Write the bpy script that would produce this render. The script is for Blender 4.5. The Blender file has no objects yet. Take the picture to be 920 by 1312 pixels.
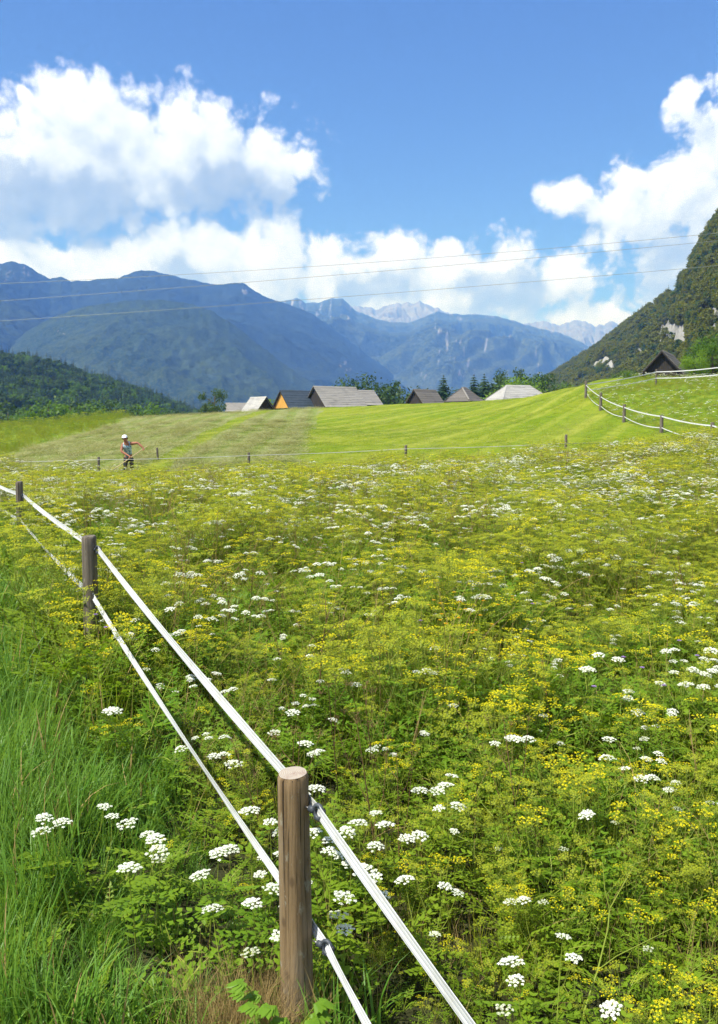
import bpy, math, random
import numpy as np
from mathutils import Vector, Matrix

random.seed(7)
RNG = np.random.default_rng(11)
SC = bpy.context.scene
COL = SC.collection
R = math.radians
PI = math.pi

# ------------------------------------------------------------------ camera
FPX = 1150.0                       # focal length in photo pixels (920 x 1312)
PITCH = math.atan((656 - 550) / FPX)
EYE = 2.4
CP, SP = math.cos(PITCH), math.sin(PITCH)


def ray(px, py):
    a, b = (px - 460) / FPX, (656 - py) / FPX
    return Vector((a, CP + b * SP, -SP + b * CP))


def P(px, py, Y):
    d = ray(px, py)
    return d * (Y / d.y) + Vector((0, 0, EYE))


cd = bpy.data.cameras.new('camera')
cam = bpy.data.objects.new('camera', cd)
COL.objects.link(cam)
cam.location = (0, 0, EYE)
cam.rotation_euler = (PI / 2 - PITCH, 0, 0)
cd.sensor_fit = 'VERTICAL'
cd.sensor_height = 36.0
cd.lens = 36.0 * FPX / 1312
cd.clip_start = 0.05
cd.clip_end = 60000
SC.camera = cam

# ------------------------------------------------------------------ noise
_perm = np.random.default_rng(5).permutation(256)
_perm = np.concatenate([_perm, _perm, _perm])
_g = np.array([[math.cos(a), math.sin(a)] for a in np.linspace(0, 2 * PI, 16, endpoint=False)])


def perlin(x, y, seed=0):
    x = np.asarray(x, float) + seed * 17.31
    y = np.asarray(y, float) + seed * 7.77
    xi = np.floor(x).astype(int)
    yi = np.floor(y).astype(int)
    xf, yf = x - xi, y - yi
    u = xf * xf * xf * (xf * (xf * 6 - 15) + 10)
    v = yf * yf * yf * (yf * (yf * 6 - 15) + 10)

    def gr(a, b, dx, dy):
        h = _perm[(_perm[a & 255] + (b & 255))] & 15
        return _g[h, 0] * dx + _g[h, 1] * dy
    n00 = gr(xi, yi, xf, yf)
    n10 = gr(xi + 1, yi, xf - 1, yf)
    n01 = gr(xi, yi + 1, xf, yf - 1)
    n11 = gr(xi + 1, yi + 1, xf - 1, yf - 1)
    a = n00 + u * (n10 - n00)
    b = n01 + u * (n11 - n01)
    return (a + v * (b - a)) * 1.5


def fbm(x, y, octv=4, seed=0, gain=.5):
    s, a, f = 0, 1, 1
    for i in range(octv):
        s = s + a * perlin(np.asarray(x) * f, np.asarray(y) * f, seed + i)
        a *= gain
        f *= 2.03
    return s


def ridged(x, y, octv=5, seed=0):
    s, a, f = 0, 1, 1
    for i in range(octv):
        s = s + a * (1 - 2.2 * np.abs(perlin(np.asarray(x) * f, np.asarray(y) * f, seed + i)))
        a *= .5
        f *= 2.03
    return s


def sstep(a, b, x):
    t = np.clip((np.asarray(x, float) - a) / (b - a), 0, 1)
    return t * t * (3 - 2 * t)


# ------------------------------------------------------------------ terrain
def rel(px, py, Y):
    p = P(px, py, Y)
    return (p.x, p.y, p.z)


CTRL = [(0, 0, .05), (0, -8, .2), (-8, -8, .4), (8, -8, -.1), (-.25, 3.3, 0), (-2.2, 7.3, .42), (-4.74, 12.5, .62),
        (-8, 18, .62), (3, 3, -.1), (5, 8, .18), (0, 12, .5), (8, 15, .68), (0, 20, .7), (-3, 3, .25), (-8, 8, .65),
        (-14, 20, .6), (14, 22, 1.1), (-12, 2, .5), (14, 4, .2),
        rel(126, 621, 33), rel(319, 617, 32.5), rel(520, 608, 32), rel(725, 595, 32), rel(913, 570, 38), rel(1010, 570, 34),
        rel(165, 601, 35), rel(0, 590, 42), rel(-120, 595, 45), rel(96, 558, 65), rel(195, 535, 88), rel(0, 549, 75), rel(100, 541, 84),
        rel(-150, 560, 75),
        rel(600, 528, 72), rel(600, 519, 82), rel(690, 529, 60), rel(690, 517, 70), rel(690, 509, 92), rel(640, 512.5, 92), rel(720, 499, 74), rel(300, 550, 62), rel(300, 528.5, 95), rel(500, 519, 95), rel(400, 523, 95), rel(350, 526, 95), rel(500, 560, 55), rel(620, 514, 95), rel(690, 509, 81),
        rel(700, 540, 52), rel(764, 487, 66), rel(848, 553, 43), rel(800, 540, 48), rel(770, 525, 53), rel(751, 508, 57),
        rel(841, 493, 60), rel(925, 491, 56), rel(920, 488, 66), rel(840, 492, 80), rel(920, 489, 85), rel(850, 490, 103), rel(1010, 485, 60), rel(800, 492, 70),
        (-45, 140, 2.0), (-20, 125, 3.2), (0, 130, 3.4), (25, 130, 3.6), (25, 165, 3.0), (0, 165, 3.0), (-30, 170, 2.5), (60, 140, 9),
        (-110, 150, -9), (-70, 110, -2.2), (-60, 230, -10), (0, 250, -6), (60, 240, 4), (120, 120, 16), (120, 220, 18)]
_c = np.array(CTRL)


def _tps(d2):
    return np.where(d2 > 1e-12, d2 * np.log(np.maximum(d2, 1e-12)), 0) * .5


_n = len(_c)
_d2 = ((_c[:, None, :2] - _c[None, :, :2]) ** 2).sum(-1)
_A = np.zeros((_n + 3, _n + 3))
_A[:_n, :_n] = _tps(_d2) + np.eye(_n) * .5
_A[:_n, _n:] = np.c_[np.ones(_n), _c[:, :2]]
_A[_n:, :_n] = _A[:_n, _n:].T
_w = np.linalg.solve(_A, np.r_[_c[:, 2], 0, 0, 0])
VALLEY = -26.0


def ground(x, y):
    x = np.atleast_1d(np.asarray(x, float))
    y = np.atleast_1d(np.asarray(y, float))
    out = np.full(x.shape, VALLEY)
    r = np.hypot(x, y)
    m = r < 340
    xs, ys, rs = x[m], y[m], r[m]
    z = np.zeros(xs.shape)
    for i in range(0, len(xs), 40000):
        sl = slice(i, i + 40000)
        d2 = (xs[sl, None] - _c[None, :, 0]) ** 2 + (ys[sl, None] - _c[None, :, 1]) ** 2
        z[sl] = _tps(d2) @ _w[:_n] + _w[_n] + _w[_n + 1] * xs[sl] + _w[_n + 2] * ys[sl]
    z = np.clip(z, -30, 30)
    z = z + .05 * fbm(xs * .55, ys * .55, 3, 3) * sstep(2, 8, rs) + .12 * fbm(xs * .09, ys * .09, 3, 8) * sstep(10, 40, rs)
    b = sstep(190, 335, rs)
    out[m] = z * (1 - b) + VALLEY * b
    return out


def gz(x, y):
    return float(ground([x], [y])[0])


_Ys = np.geomspace(1.2, 160, 1500)


def on_ground(px, py, hh=0.0, ymin=1.2):
    """where the sight line through a photo pixel meets the ground (plus hh)"""
    d = ray(px, py)
    Y = _Ys[_Ys >= ymin]
    X = d.x / d.y * Y
    Z = EYE + d.z / d.y * Y
    g = ground(X, Y) + hh
    k = np.nonzero(Z < g)[0]
    i = k[0] if len(k) else len(Y) - 1
    return Vector((X[i], Y[i], float(g[i] - hh)))


# ------------------------------------------------------------------ object helpers
def tag(o, label=None, cat=None, group=None, kind=None):
    if label:
        o['label'] = label
    if cat:
        o['category'] = cat
    if group:
        o['group'] = group
    if kind:
        o['kind'] = kind
    return o


def empty(name, loc, rz=0):
    o = bpy.data.objects.new(name, None)
    COL.objects.link(o)
    o.location = loc
    o.rotation_euler = (0, 0, rz)
    o.empty_display_size = .1
    return o


class MB:
    def __init__(self):
        self.v, self.f, self.m, self.mats = [], [], [], []

    def mi(self, mat):
        if mat not in self.mats:
            self.mats.append(mat)
        return self.mats.index(mat)

    def poly(self, pts, mat):
        b = len(self.v)
        self.v.extend([tuple(p) for p in pts])
        self.f.append(tuple(range(b, b + len(pts))))
        self.m.append(self.mi(mat))

    def tube(self, pts, rad, n, mat, cap=True):
        pts = [Vector(p) for p in pts]
        if not hasattr(rad, '__len__'):
            rad = [rad] * len(pts)
        b = len(self.v)
        k = self.mi(mat)
        ref = Vector((0, 0, 1))
        for i, p in enumerate(pts):
            t = (pts[min(i + 1, len(pts) - 1)] - pts[max(i - 1, 0)])
            t = t.normalized() if t.length > 1e-9 else Vector((0, 0, 1))
            if abs(t.dot(ref)) > .95:
                ref = Vector((1, 0, 0)) if abs(t.x) < .9 else Vector((0, 1, 0))
            s = t.cross(ref).normalized()
            u = s.cross(t)
            ref = u
            for j in range(n):
                a = 2 * PI * j / n
                self.v.append(tuple(p + (s * math.cos(a) + u * math.sin(a)) * rad[i]))
        for i in range(len(pts) - 1):
            for j in range(n):
                q = (j + 1) % n
                self.f.append((b + i * n + j, b + i * n + q, b + (i + 1) * n + q, b + (i + 1) * n + j))
                self.m.append(k)
        if cap:
            self.f.append(tuple(b + j for j in range(n))[::-1])
            self.f.append(tuple(b + (len(pts) - 1) * n + j for j in range(n)))
            self.m += [k, k]

    def box(self, c, ax, ay, az, mat):
        """centre and three half-extent vectors"""
        c, ax, ay, az = Vector(c), Vector(ax), Vector(ay), Vector(az)
        b = len(self.v)
        for sx, sy, sz in ((-1, -1, -1), (1, -1, -1), (1, 1, -1), (-1, 1, -1), (-1, -1, 1), (1, -1, 1), (1, 1, 1), (-1, 1, 1)):
            self.v.append(tuple(c + ax * sx + ay * sy + az * sz))
        for f in ((0, 3, 2, 1), (4, 5, 6, 7), (0, 1, 5, 4), (1, 2, 6, 5), (2, 3, 7, 6), (3, 0, 4, 7)):
            self.f.append(tuple(b + i for i in f))
            self.m.append(self.mi(mat))

    def mesh(self, name, smooth=False):
        me = bpy.data.meshes.new(name)
        me.from_pydata(self.v, [], self.f)
        for mt in self.mats:
            me.materials.append(mt)
        me.polygons.foreach_set('material_index', self.m)
        if smooth:
            me.polygons.foreach_set('use_smooth', [True] * len(self.f))
        me.update()
        return me

    def build(self, name, parent=None, smooth=False, link=True):
        o = bpy.data.objects.new(name, self.mesh(name, smooth))
        if link:
            COL.objects.link(o)
        if parent is not None:
            o.parent = parent
        return o


def grid_object(name, X, Y, Z, mat, attrs=None):
    nr, nc = X.shape
    me = bpy.data.meshes.new(name)
    co = np.stack([X, Y, Z], -1).reshape(-1, 3).astype(np.float32)
    idx = np.arange(nr * nc).reshape(nr, nc)
    q = np.stack([idx[:-1, :-1], idx[:-1, 1:], idx[1:, 1:], idx[1:, :-1]], -1).reshape(-1, 4)
    me.vertices.add(len(co))
    me.vertices.foreach_set('co', co.ravel())
    me.loops.add(q.size)
    me.loops.foreach_set('vertex_index', q.ravel().astype(np.int32))
    me.polygons.add(len(q))
    me.polygons.foreach_set('loop_start', np.arange(0, q.size, 4, dtype=np.int32))
    me.polygons.foreach_set('loop_total', np.full(len(q), 4, dtype=np.int32))
    me.polygons.foreach_set('use_smooth', np.ones(len(q), bool))
    for k, a in (attrs or {}).items():
        at = me.attributes.new(k, 'FLOAT', 'POINT')
        at.data.foreach_set('value', np.asarray(a, np.float32).ravel())
    me.update(calc_edges=True)
    me.validate()
    me.materials.append(mat)
    o = bpy.data.objects.new(name, me)
    COL.objects.link(o)
    return o


# ------------------------------------------------------------------ materials
class NT:
    def __init__(self, tree):
        self.t = tree

    def n(self, typ, **kw):
        nd = self.t.nodes.new(typ)
        ins = kw.pop('ins', {})
        for k, v in kw.items():
            setattr(nd, k, v)
        for k, v in ins.items():
            s = nd.inputs[k]
            if isinstance(v, bpy.types.NodeSocket):
                self.t.links.new(v, s)
            else:
                s.default_value = v
        return nd

    def math(self, op, a, b=0.0, c=None, clamp=False):
        ins = {0: a, 1: b}
        if c is not None:
            ins[2] = c
        return self.n('ShaderNodeMath', operation=op, use_clamp=clamp, ins=ins).outputs[0]

    def vmath(self, op, a, b=(0, 0, 0)):
        nd = self.n('ShaderNodeVectorMath', operation=op, ins={0: a, 1: b})
        return nd.outputs[1] if op in ('LENGTH', 'DOT_PRODUCT', 'DISTANCE') else nd.outputs[0]

    def mix(self, f, a, b, blend='MIX'):
        nd = self.n('ShaderNodeMix', data_type='RGBA', blend_type=blend)
        for i, v in ((0, f), (6, a), (7, b)):
            if isinstance(v, bpy.types.NodeSocket):
                self.t.links.new(v, nd.inputs[i])
            else:
                nd.inputs[i].default_value = v if i == 0 else (tuple(v) + (1,))[:4]
        return nd.outputs[2]

    def noise(self, vec, scale, detail=4, rough=.55, dim='3D', out=0):
        nd = self.n('ShaderNodeTexNoise', noise_dimensions=dim, ins={'Scale': scale, 'Detail': detail, 'Roughness': rough})
        if vec is not None:
            self.t.links.new(vec, nd.inputs['Vector'])
        return nd.outputs[out]

    def ramp(self, fac, stops):
        nd = self.n('ShaderNodeValToRGB', ins={0: fac})
        e = nd.color_ramp.elements
        while len(e) < len(stops):
            e.new(.5)
        for el, (p, c) in zip(e, stops):
            el.position = p
            el.color = (tuple(c) + (1,))[:4] if hasattr(c, '__len__') else (c, c, c, 1)
        return nd.outputs[0]

    def rng(self, v, a, b, c=0.0, d=1.0, smooth=True):
        nd = self.n('ShaderNodeMapRange', interpolation_type='SMOOTHSTEP' if smooth else 'LINEAR', ins={0: v, 1: a, 2: b, 3: c, 4: d})
        return nd.outputs[0]

    def attr(self, name):
        return self.n('ShaderNodeAttribute', attribute_name=name).outputs['Fac']


def new_mat(name):
    m = bpy.data.materials.new(name)
    m.use_nodes = True
    nt = NT(m.node_tree)
    p = m.node_tree.nodes['Principled BSDF']
    return m, nt, p


def link(nt, a, b):
    nt.t.links.new(a, b)


def leaf_mat(name, a, b, trans=.35, rough=.5, tcol=None, spec=.14, patch=0):
    """leaf colour varies from plant to plant and from leaf to leaf; light also comes through"""
    m, nt, p = new_mat(name)
    oi = nt.n('ShaderNodeObjectInfo').outputs['Random']
    ge = nt.n('ShaderNodeNewGeometry')
    f = nt.math('ADD', nt.math('MULTIPLY', oi, .5), nt.math('MULTIPLY', ge.outputs['Random Per Island'], .5))
    c = nt.mix(f, a, b)
    if patch:
        nz = nt.noise(ge.outputs['Position'], .35, 3)
        c = nt.mix(nt.rng(nz, .42, .62, 0, patch), c, (b[0] * 1.3, b[1] * 1.0, b[2] * .9))
    link(nt, c, p.inputs['Base Color'])
    p.inputs['Roughness'].default_value = rough
    p.inputs['Specular IOR Level'].default_value = spec
    if trans:
        tr = nt.n('ShaderNodeBsdfTranslucent')
        link(nt, nt.mix(.5, c, tcol or (b[0] * 1.5, b[1] * 1.35, b[2] * .6)), tr.inputs[0])
        mx = nt.n('ShaderNodeMixShader', ins={0: trans})
        link(nt, p.outputs[0], mx.inputs[1])
        link(nt, tr.outputs[0], mx.inputs[2])
        out = [n for n in m.node_tree.nodes if n.type == 'OUTPUT_MATERIAL'][0]
        link(nt, mx.outputs[0], out.inputs[0])
    return m


def flat_mat(name, a, b=None, scale=8, rough=.7, bump=0, bscale=None, stretch=None, spec=.3, metal=0):
    m, nt, p = new_mat(name)
    co = nt.n('ShaderNodeTexCoord').outputs['Object']
    if stretch:
        co = nt.vmath('MULTIPLY', co, stretch)
    nz = nt.noise(co, scale, 6, .6)
    c = nt.mix(nt.rng(nz, .3, .7), a, b or tuple(x * .7 for x in a))
    link(nt, c, p.inputs['Base Color'])
    p.inputs['Roughness'].default_value = rough
    p.inputs['Specular IOR Level'].default_value = spec
    p.inputs['Metallic'].default_value = metal
    if bump:
        nb = nt.noise(co, bscale or scale * 3, 5, .6)
        bp = nt.n('ShaderNodeBump', ins={'Strength': bump, 'Distance': .02, 'Height': nb})
        link(nt, bp.outputs[0], p.inputs['Normal'])
    return m


M = {}
M['blade'] = leaf_mat('grass_blade', (.095, .175, .012), (.24, .30, .028), .42, .4, patch=.6)
M['lush'] = leaf_mat('lush_grass_blade', (.07, .19, .016), (.20, .34, .055), .42, .42, spec=.25)
M['dry'] = leaf_mat('dry_straw', (.24, .165, .065), (.36, .26, .11), .15, .7)
M['herb'] = leaf_mat('herb_leaf', (.085, .19, .012), (.175, .285, .018), .42, .42, patch=.5)
M['olive'] = leaf_mat('seed_umbel', (.27, .33, .016), (.44, .46, .035), .45, .6)
M['stem'] = leaf_mat('green_stem', (.15, .21, .025), (.27, .31, .05), .15, .5)
M['brown'] = leaf_mat('dead_stem', (.09, .055, .025), (.15, .09, .04), 0, .8)
M['yellow'] = leaf_mat('yellow_floret', (.60, .53, .008), (.76, .66, .012), .35, .6, (.74, .66, .02))
M['white'] = leaf_mat('white_floret', (.66, .69, .54), (.80, .80, .72), .25, .7, (.75, .76, .62))
M['old_white'] = leaf_mat('ageing_white_floret', (.45, .50, .32), (.62, .62, .48), .3, .7, (.6, .62, .4))
M['orange'] = leaf_mat('orange_petal', (.65, .33, .01), (.7, .42, .01), .3, .6, (.7, .4, .02))
M['purple'] = leaf_mat('purple_petal', (.30, .18, .45), (.40, .26, .55), .3, .6, (.4, .25, .6))
M['mown'] = leaf_mat('mown_blade', (.115, .19, .008), (.19, .255, .014), .3, .5)
M['hay'] = leaf_mat('cut_hay', (.20, .215, .075), (.35, .34, .15), .2, .7)
M['bright_leaf'] = leaf_mat('bright_leaf', (.11, .22, .016), (.16, .28, .025), .4, .4)
M['conifer'] = leaf_mat('conifer_needle', (.018, .045, .016), (.04, .08, .024), .2, .6)
M['broad'] = leaf_mat('broad_leaf', (.06, .135, .012), (.12, .21, .022), .38, .5)
M['broad_dark'] = leaf_mat('dark_broad_leaf', (.03, .07, .015), (.07, .115, .025), .3, .5)
M['broad_light'] = leaf_mat('light_broad_leaf', (.11, .21, .014), (.19, .29, .025), .4, .5)
M['slope_leaf'] = leaf_mat('slope_leaf', (.07, .108, .014), (.18, .182, .026), .42, .6)
M['bark'] = flat_mat('bark', (.12, .09, .065), (.05, .04, .03), 6, .9, .4, 20, (1, 1, .2))
# ------------------------------------------------------------------ world, sun
SUN_AZ = R(-122)        # from the viewing direction, towards the left
SUN_EL = R(56)
sd = Vector((math.sin(SUN_AZ) * math.cos(SUN_EL), math.cos(SUN_AZ) * math.cos(SUN_EL), math.sin(SUN_EL)))
sl = bpy.data.lights.new('sun', 'SUN')
sl.energy = 5.0
sl.angle = R(.53)
sl.color = (.95, .98, 1.10)      # the haze on the way down warms it
so = bpy.data.objects.new('sun', sl)
COL.objects.link(so)
so.rotation_euler = (-sd).to_track_quat('-Z', 'Y').to_euler()
so.location = sd * 100

world = bpy.data.worlds.new('World')
SC.world = world
world.use_nodes = True
W = NT(world.node_tree)
for n in list(world.node_tree.nodes):
    world.node_tree.nodes.remove(n)


def azel(px, py):
    d = ray(px, py).normalized()
    return math.degrees(math.atan2(d.x, d.y)), math.degrees(math.asin(d.z))


def blob(x0, y0, x1, y1):
    """ellipse through the photo's box of a cloud lobe, in degrees of azimuth and elevation"""
    a0, e0 = azel(x0, (y0 + y1) / 2)
    a1, e1 = azel(x1, (y0 + y1) / 2)
    _, et = azel((x0 + x1) / 2, y0)
    _, eb = azel((x0 + x1) / 2, y1)
    return ((a0 + a1) / 2, (et + eb) / 2, abs(a1 - a0) / 2, abs(et - eb) / 2)


CLOUD = [  # big cumulus
    (-120, 130, 260, 310), (100, 120, 400, 285), (20, 88, 180, 200), (-100, 290, 480, 430), (440, 335, 720, 440), (840, 190, 1020, 420), (-80, 150, 180, 290), (60, 92, 210, 250), (0, 130, 130, 270), (160, 116, 325, 265), (540, 315, 770, 425), (255, 150, 365, 270), (300, 190, 392, 268), (-60, 190, 60, 300),
    # band above the left mountains
    (-60, 285, 70, 420), (40, 318, 220, 430), (150, 270, 330, 420), (290, 262, 400, 400), (370, 300, 480, 420),
    # middle bank
    (455, 290, 560, 400), (520, 305, 640, 400), (610, 298, 700, 390), (660, 318, 780, 400), (470, 350, 680, 440), (700, 380, 830, 450), (400, 330, 520, 440),
    # right tower
    (685, 222, 780, 280), (735, 220, 860, 330), (790, 175, 960, 330), (850, 100, 1010, 260), (780, 270, 960, 430), (900, 60, 1100, 300),
    # wisps
    (372, 188, 418, 238), (22, 112, 50, 138), (850, 100, 905, 145),
]
SHADE = [(-90, 215, 230, 315), (190, 205, 385, 285), (-40, 190, 60, 260), (150, 330, 300, 400), (560, 345, 720, 395), (800, 300, 940, 420), (430, 335, 520, 400)]


def blob_field(nt, vec, blobs):
    acc = None
    for b in blobs:
        cx, cy, rx, ry = blob(*b)
        p = nt.vmath('SUBTRACT', vec, (cx, cy, 0))
        p = nt.vmath('MULTIPLY', p, (1 / rx, 1 / ry, 0))
        d = nt.math('SUBTRACT', 1.0, nt.vmath('LENGTH', p))
        acc = d if acc is None else nt.math('SMOOTH_MAX', acc, d, .22)
    return acc


cg = bpy.data.node_groups.new('cloud_density', 'ShaderNodeTree')
cg.interface.new_socket('Vector', in_out='INPUT', socket_type='NodeSocketVector')
cg.interface.new_socket('Density', in_out='OUTPUT', socket_type='NodeSocketFloat')
G = NT(cg)
gi = G.n('NodeGroupInput').outputs[0]
wz = G.noise(gi, .22, 5, .55, '2D', 1)
wv = G.vmath('MULTIPLY', G.vmath('SUBTRACT', wz, (.5, .5, .5)), (1.5, 1.4, 0))
pv = G.vmath('ADD', gi, wv)
base = blob_field(G, pv, CLOUD)
n1 = G.math('SUBTRACT', G.noise(gi, .5, 9, .54, '2D'), .5)
vo = G.n('ShaderNodeTexVoronoi', voronoi_dimensions='2D', feature='SMOOTH_F1', ins={'Scale': .55, 'Detail': 3.0, 'Roughness': .55, 'Smoothness': .6})
G.t.links.new(pv, vo.inputs['Vector'])
bil = G.math('SUBTRACT', .42, vo.outputs['Distance'])
sg = G.n('ShaderNodeSeparateXYZ', ins={0: gi})
wis = G.noise(G.vmath('MULTIPLY', pv, (.8, 1.25, 0)), .34, 7, .62, '2D')
right = G.rng(sg.outputs[0], 9, 15)
den = G.math('ADD', base, G.math('ADD', G.math('MULTIPLY', n1, .72), G.math('MULTIPLY', bil, .56)))
den = G.math('ADD', den, G.math('MULTIPLY', right, G.math('MULTIPLY', G.math('SUBTRACT', wis, .57), 1.25)))
# unseen broken cumulus added over the rest of the sky to whiten the fill light
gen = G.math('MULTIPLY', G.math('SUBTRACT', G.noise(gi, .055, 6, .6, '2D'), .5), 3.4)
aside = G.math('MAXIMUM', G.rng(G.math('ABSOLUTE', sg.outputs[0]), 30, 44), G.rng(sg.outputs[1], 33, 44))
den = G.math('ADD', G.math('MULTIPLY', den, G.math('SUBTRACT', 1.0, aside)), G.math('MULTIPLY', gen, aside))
go = G.n('NodeGroupOutput')
G.t.links.new(den, go.inputs[0])

dirv = W.n('ShaderNodeTexCoord').outputs['Generated']
sep = W.n('ShaderNodeSeparateXYZ', ins={0: dirv})
az = W.math('MULTIPLY', W.math('ARCTAN2', sep.outputs[0], sep.outputs[1]), 180 / PI)
el = W.math('MULTIPLY', W.math('ARCSINE', sep.outputs[2]), 180 / PI)
ae = W.n('ShaderNodeCombineXYZ', ins={0: az, 1: el}).outputs[0]


def dens(v):
    g = W.n('ShaderNodeGroup')
    g.node_tree = cg
    W.t.links.new(v, g.inputs[0])
    return g.outputs[0]


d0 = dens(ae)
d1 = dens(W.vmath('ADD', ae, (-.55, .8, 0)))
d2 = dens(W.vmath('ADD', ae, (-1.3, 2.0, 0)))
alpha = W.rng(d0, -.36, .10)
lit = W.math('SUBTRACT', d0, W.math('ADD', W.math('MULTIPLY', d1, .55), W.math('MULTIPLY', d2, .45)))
shade = blob_field(W, W.vmath('ADD', ae, W.vmath('MULTIPLY', W.vmath('SUBTRACT', W.noise(ae, .3, 5, .6, '2D', 1), (.5, .5, .5)), (5, 4, 0))), SHADE)
shade = W.rng(shade, -.15, .55)
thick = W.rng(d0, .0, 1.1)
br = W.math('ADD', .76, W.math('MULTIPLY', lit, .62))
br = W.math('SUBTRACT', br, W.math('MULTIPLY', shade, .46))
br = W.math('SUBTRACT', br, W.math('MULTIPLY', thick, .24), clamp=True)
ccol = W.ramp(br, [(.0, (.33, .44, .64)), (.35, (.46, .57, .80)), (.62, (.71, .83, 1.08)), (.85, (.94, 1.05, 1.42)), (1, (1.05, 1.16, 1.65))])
sky = W.n('ShaderNodeTexSky', sky_type='NISHITA', sun_disc=False)
sky.sun_elevation = SUN_EL
sky.sun_rotation = SUN_AZ
sky.altitude = 500
sky.air_density = 1.0
sky.dust_density = .3
sky.ozone_density = 2.0
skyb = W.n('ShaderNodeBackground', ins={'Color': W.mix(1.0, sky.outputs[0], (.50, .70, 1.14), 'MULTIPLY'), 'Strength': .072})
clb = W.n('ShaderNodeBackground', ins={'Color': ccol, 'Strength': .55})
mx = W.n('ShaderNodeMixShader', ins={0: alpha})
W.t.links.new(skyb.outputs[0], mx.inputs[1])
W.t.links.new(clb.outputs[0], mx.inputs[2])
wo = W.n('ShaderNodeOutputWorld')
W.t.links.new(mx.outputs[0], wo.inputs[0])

SC.view_settings.view_transform = 'Standard'
SC.view_settings.look = 'None'
SC.view_settings.exposure = .87
SC.view_settings.gamma = 1
cy = SC.cycles
cy.max_bounces = 6
cy.diffuse_bounces = 3
cy.glossy_bounces = 2
cy.transmission_bounces = 4
cy.volume_bounces = 0
cy.transparent_max_bounces = 8
cy.sample_clamp_indirect = 4
cy.use_denoising = True
cy.caustics_reflective = False
cy.caustics_refractive = False
try:
    cy.denoiser = 'OPENIMAGEDENOISE'
    cy.denoising_input_passes = 'RGB_ALBEDO_NORMAL'
    cy.denoising_prefilter = 'FAST'
except Exception:
    pass

# ------------------------------------------------------------------ field zones (plan curves)
FAR_FENCE = [(-420, 592, 37), (-60, 590, 36), (126, 588, 33), (319, 581, 32.5), (520, 571, 32), (725, 558, 32), (913, 541, 38)]
ff = np.array([(P(a, b, Y).x, Y) for a, b, Y in FAR_FENCE])
ROW = [(913, 541, 38), (848, 532, 43), (800, 518, 48), (770, 503, 53), (751, 488, 57)]
rw = np.array([(P(a, b, Y).x, Y) for a, b, Y in ROW])
NEAR_FENCE = np.array([(1.75, -.8), (-.22, 3.3), (-2.2, 7.3), (-4.74, 12.5), (-7.6, 18.4), (-10.5, 24.5), (-14, 32)])


def far_y(x):
    x = np.asarray(x, float)
    return np.where(x > ff[-1, 0], ff[-1, 1] - (x - ff[-1, 0]) * .35, np.interp(x, ff[:, 0], ff[:, 1]))


def row_x(y):                     # right-hand edge of the mown field at depth y
    y = np.asarray(y, float)
    e = np.interp(y, rw[:, 1], rw[:, 0])
    return np.where(y > 57, rw[-1, 0] + (y - 57) * .62, np.where(y < 38, 1e3, e))


def near_x(y):
    return np.interp(y, NEAR_FENCE[:, 1], NEAR_FENCE[:, 0])


lb = [on_ground(px, py, 0, 36) for px, py in ((0, 584), (50, 570), (96, 556), (150, 543), (195, 533))]
LBx = np.array([p.x for p in lb])
LBy = np.array([p.y for p in lb])
hl = [on_ground(px, py, 0, 34) for px, py in ((385, 585), (393, 560), (402, 540), (410, 526))]
HLx = np.array([p.x for p in hl])
HLy = np.array([p.y for p in hl])
gs = [on_ground(px, py, 0, 34) for px, py in ((215, 588), (262, 560), (300, 542), (332, 529))]
GSx = np.array([p.x for p in gs])
GSy = np.array([p.y for p in gs])


def ext(y, Y, X):
    y = np.asarray(y, float)
    lo = X[0] + (y - Y[0]) * (X[1] - X[0]) / (Y[1] - Y[0])
    hi = X[-1] + (y - Y[-1]) * (X[-1] - X[-2]) / (Y[-1] - Y[-2])
    return np.where(y < Y[0], lo, np.where(y > Y[-1], hi, np.interp(y, Y, X)))


def zone(x, y):
    """0 near meadow, 1 lush grass left of the near fence, 2 mown, 3 hay, 4 upper right meadow, 5 tall left band"""
    x = np.asarray(x, float)
    y = np.asarray(y, float)
    z = np.full(x.shape, 2)
    z = np.where(x + .5 * fbm(x * .9, y * .5, 3, 44) < ext(y, HLy, HLx), 3, z)
    g = np.abs(x - ext(y, GSy, GSx)) < .32 + .004 * y
    z = np.where(g & (z == 3), 2, z)
    z = np.where(x + .6 * fbm(x * .5, y * .4, 3, 45) < ext(y, LBy, LBx), 5, z)
    z = np.where((x > row_x(y)), 4, z)
    near = y < far_y(x) - .2
    z = np.where(near, 0, z)
    z = np.where(near & (x < near_x(y)) & (y < 33), 1, z)
    return z


_gd = np.array([GSx[-1] - GSx[0], GSy[-1] - GSy[0]])
_gd = _gd / np.linalg.norm(_gd)
ROWN = np.array([_gd[1], -_gd[0]])


def swath(x, y):
    """0..1 across the mower's rows of the hay field"""
    u = x * ROWN[0] + y * ROWN[1] + .25 * fbm(x * .25, y * .25, 2, 46)
    return .5 + .5 * np.sin(u * 2 * PI / 1.9)


# ------------------------------------------------------------------ ground sheet
front = np.radians(np.arange(-42, 42.01, .16))
back = np.radians(np.arange(45, 316, 3.0))
azs = np.concatenate([front, back, [front[0] + 2 * PI]])
rs = np.concatenate([[.01], np.geomspace(.4, 170, 330), np.geomspace(175, 30000, 90)])
AZ, RR = np.meshgrid(azs, rs)
GX, GY = RR * np.sin(AZ), RR * np.cos(AZ)
GZ = ground(GX.ravel(), GY.ravel()).reshape(GX.shape)
zn = zone(GX, GY)
nz_ = fbm(GX * 1.3, GY * 1.3, 3, 21) * .5

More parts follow.
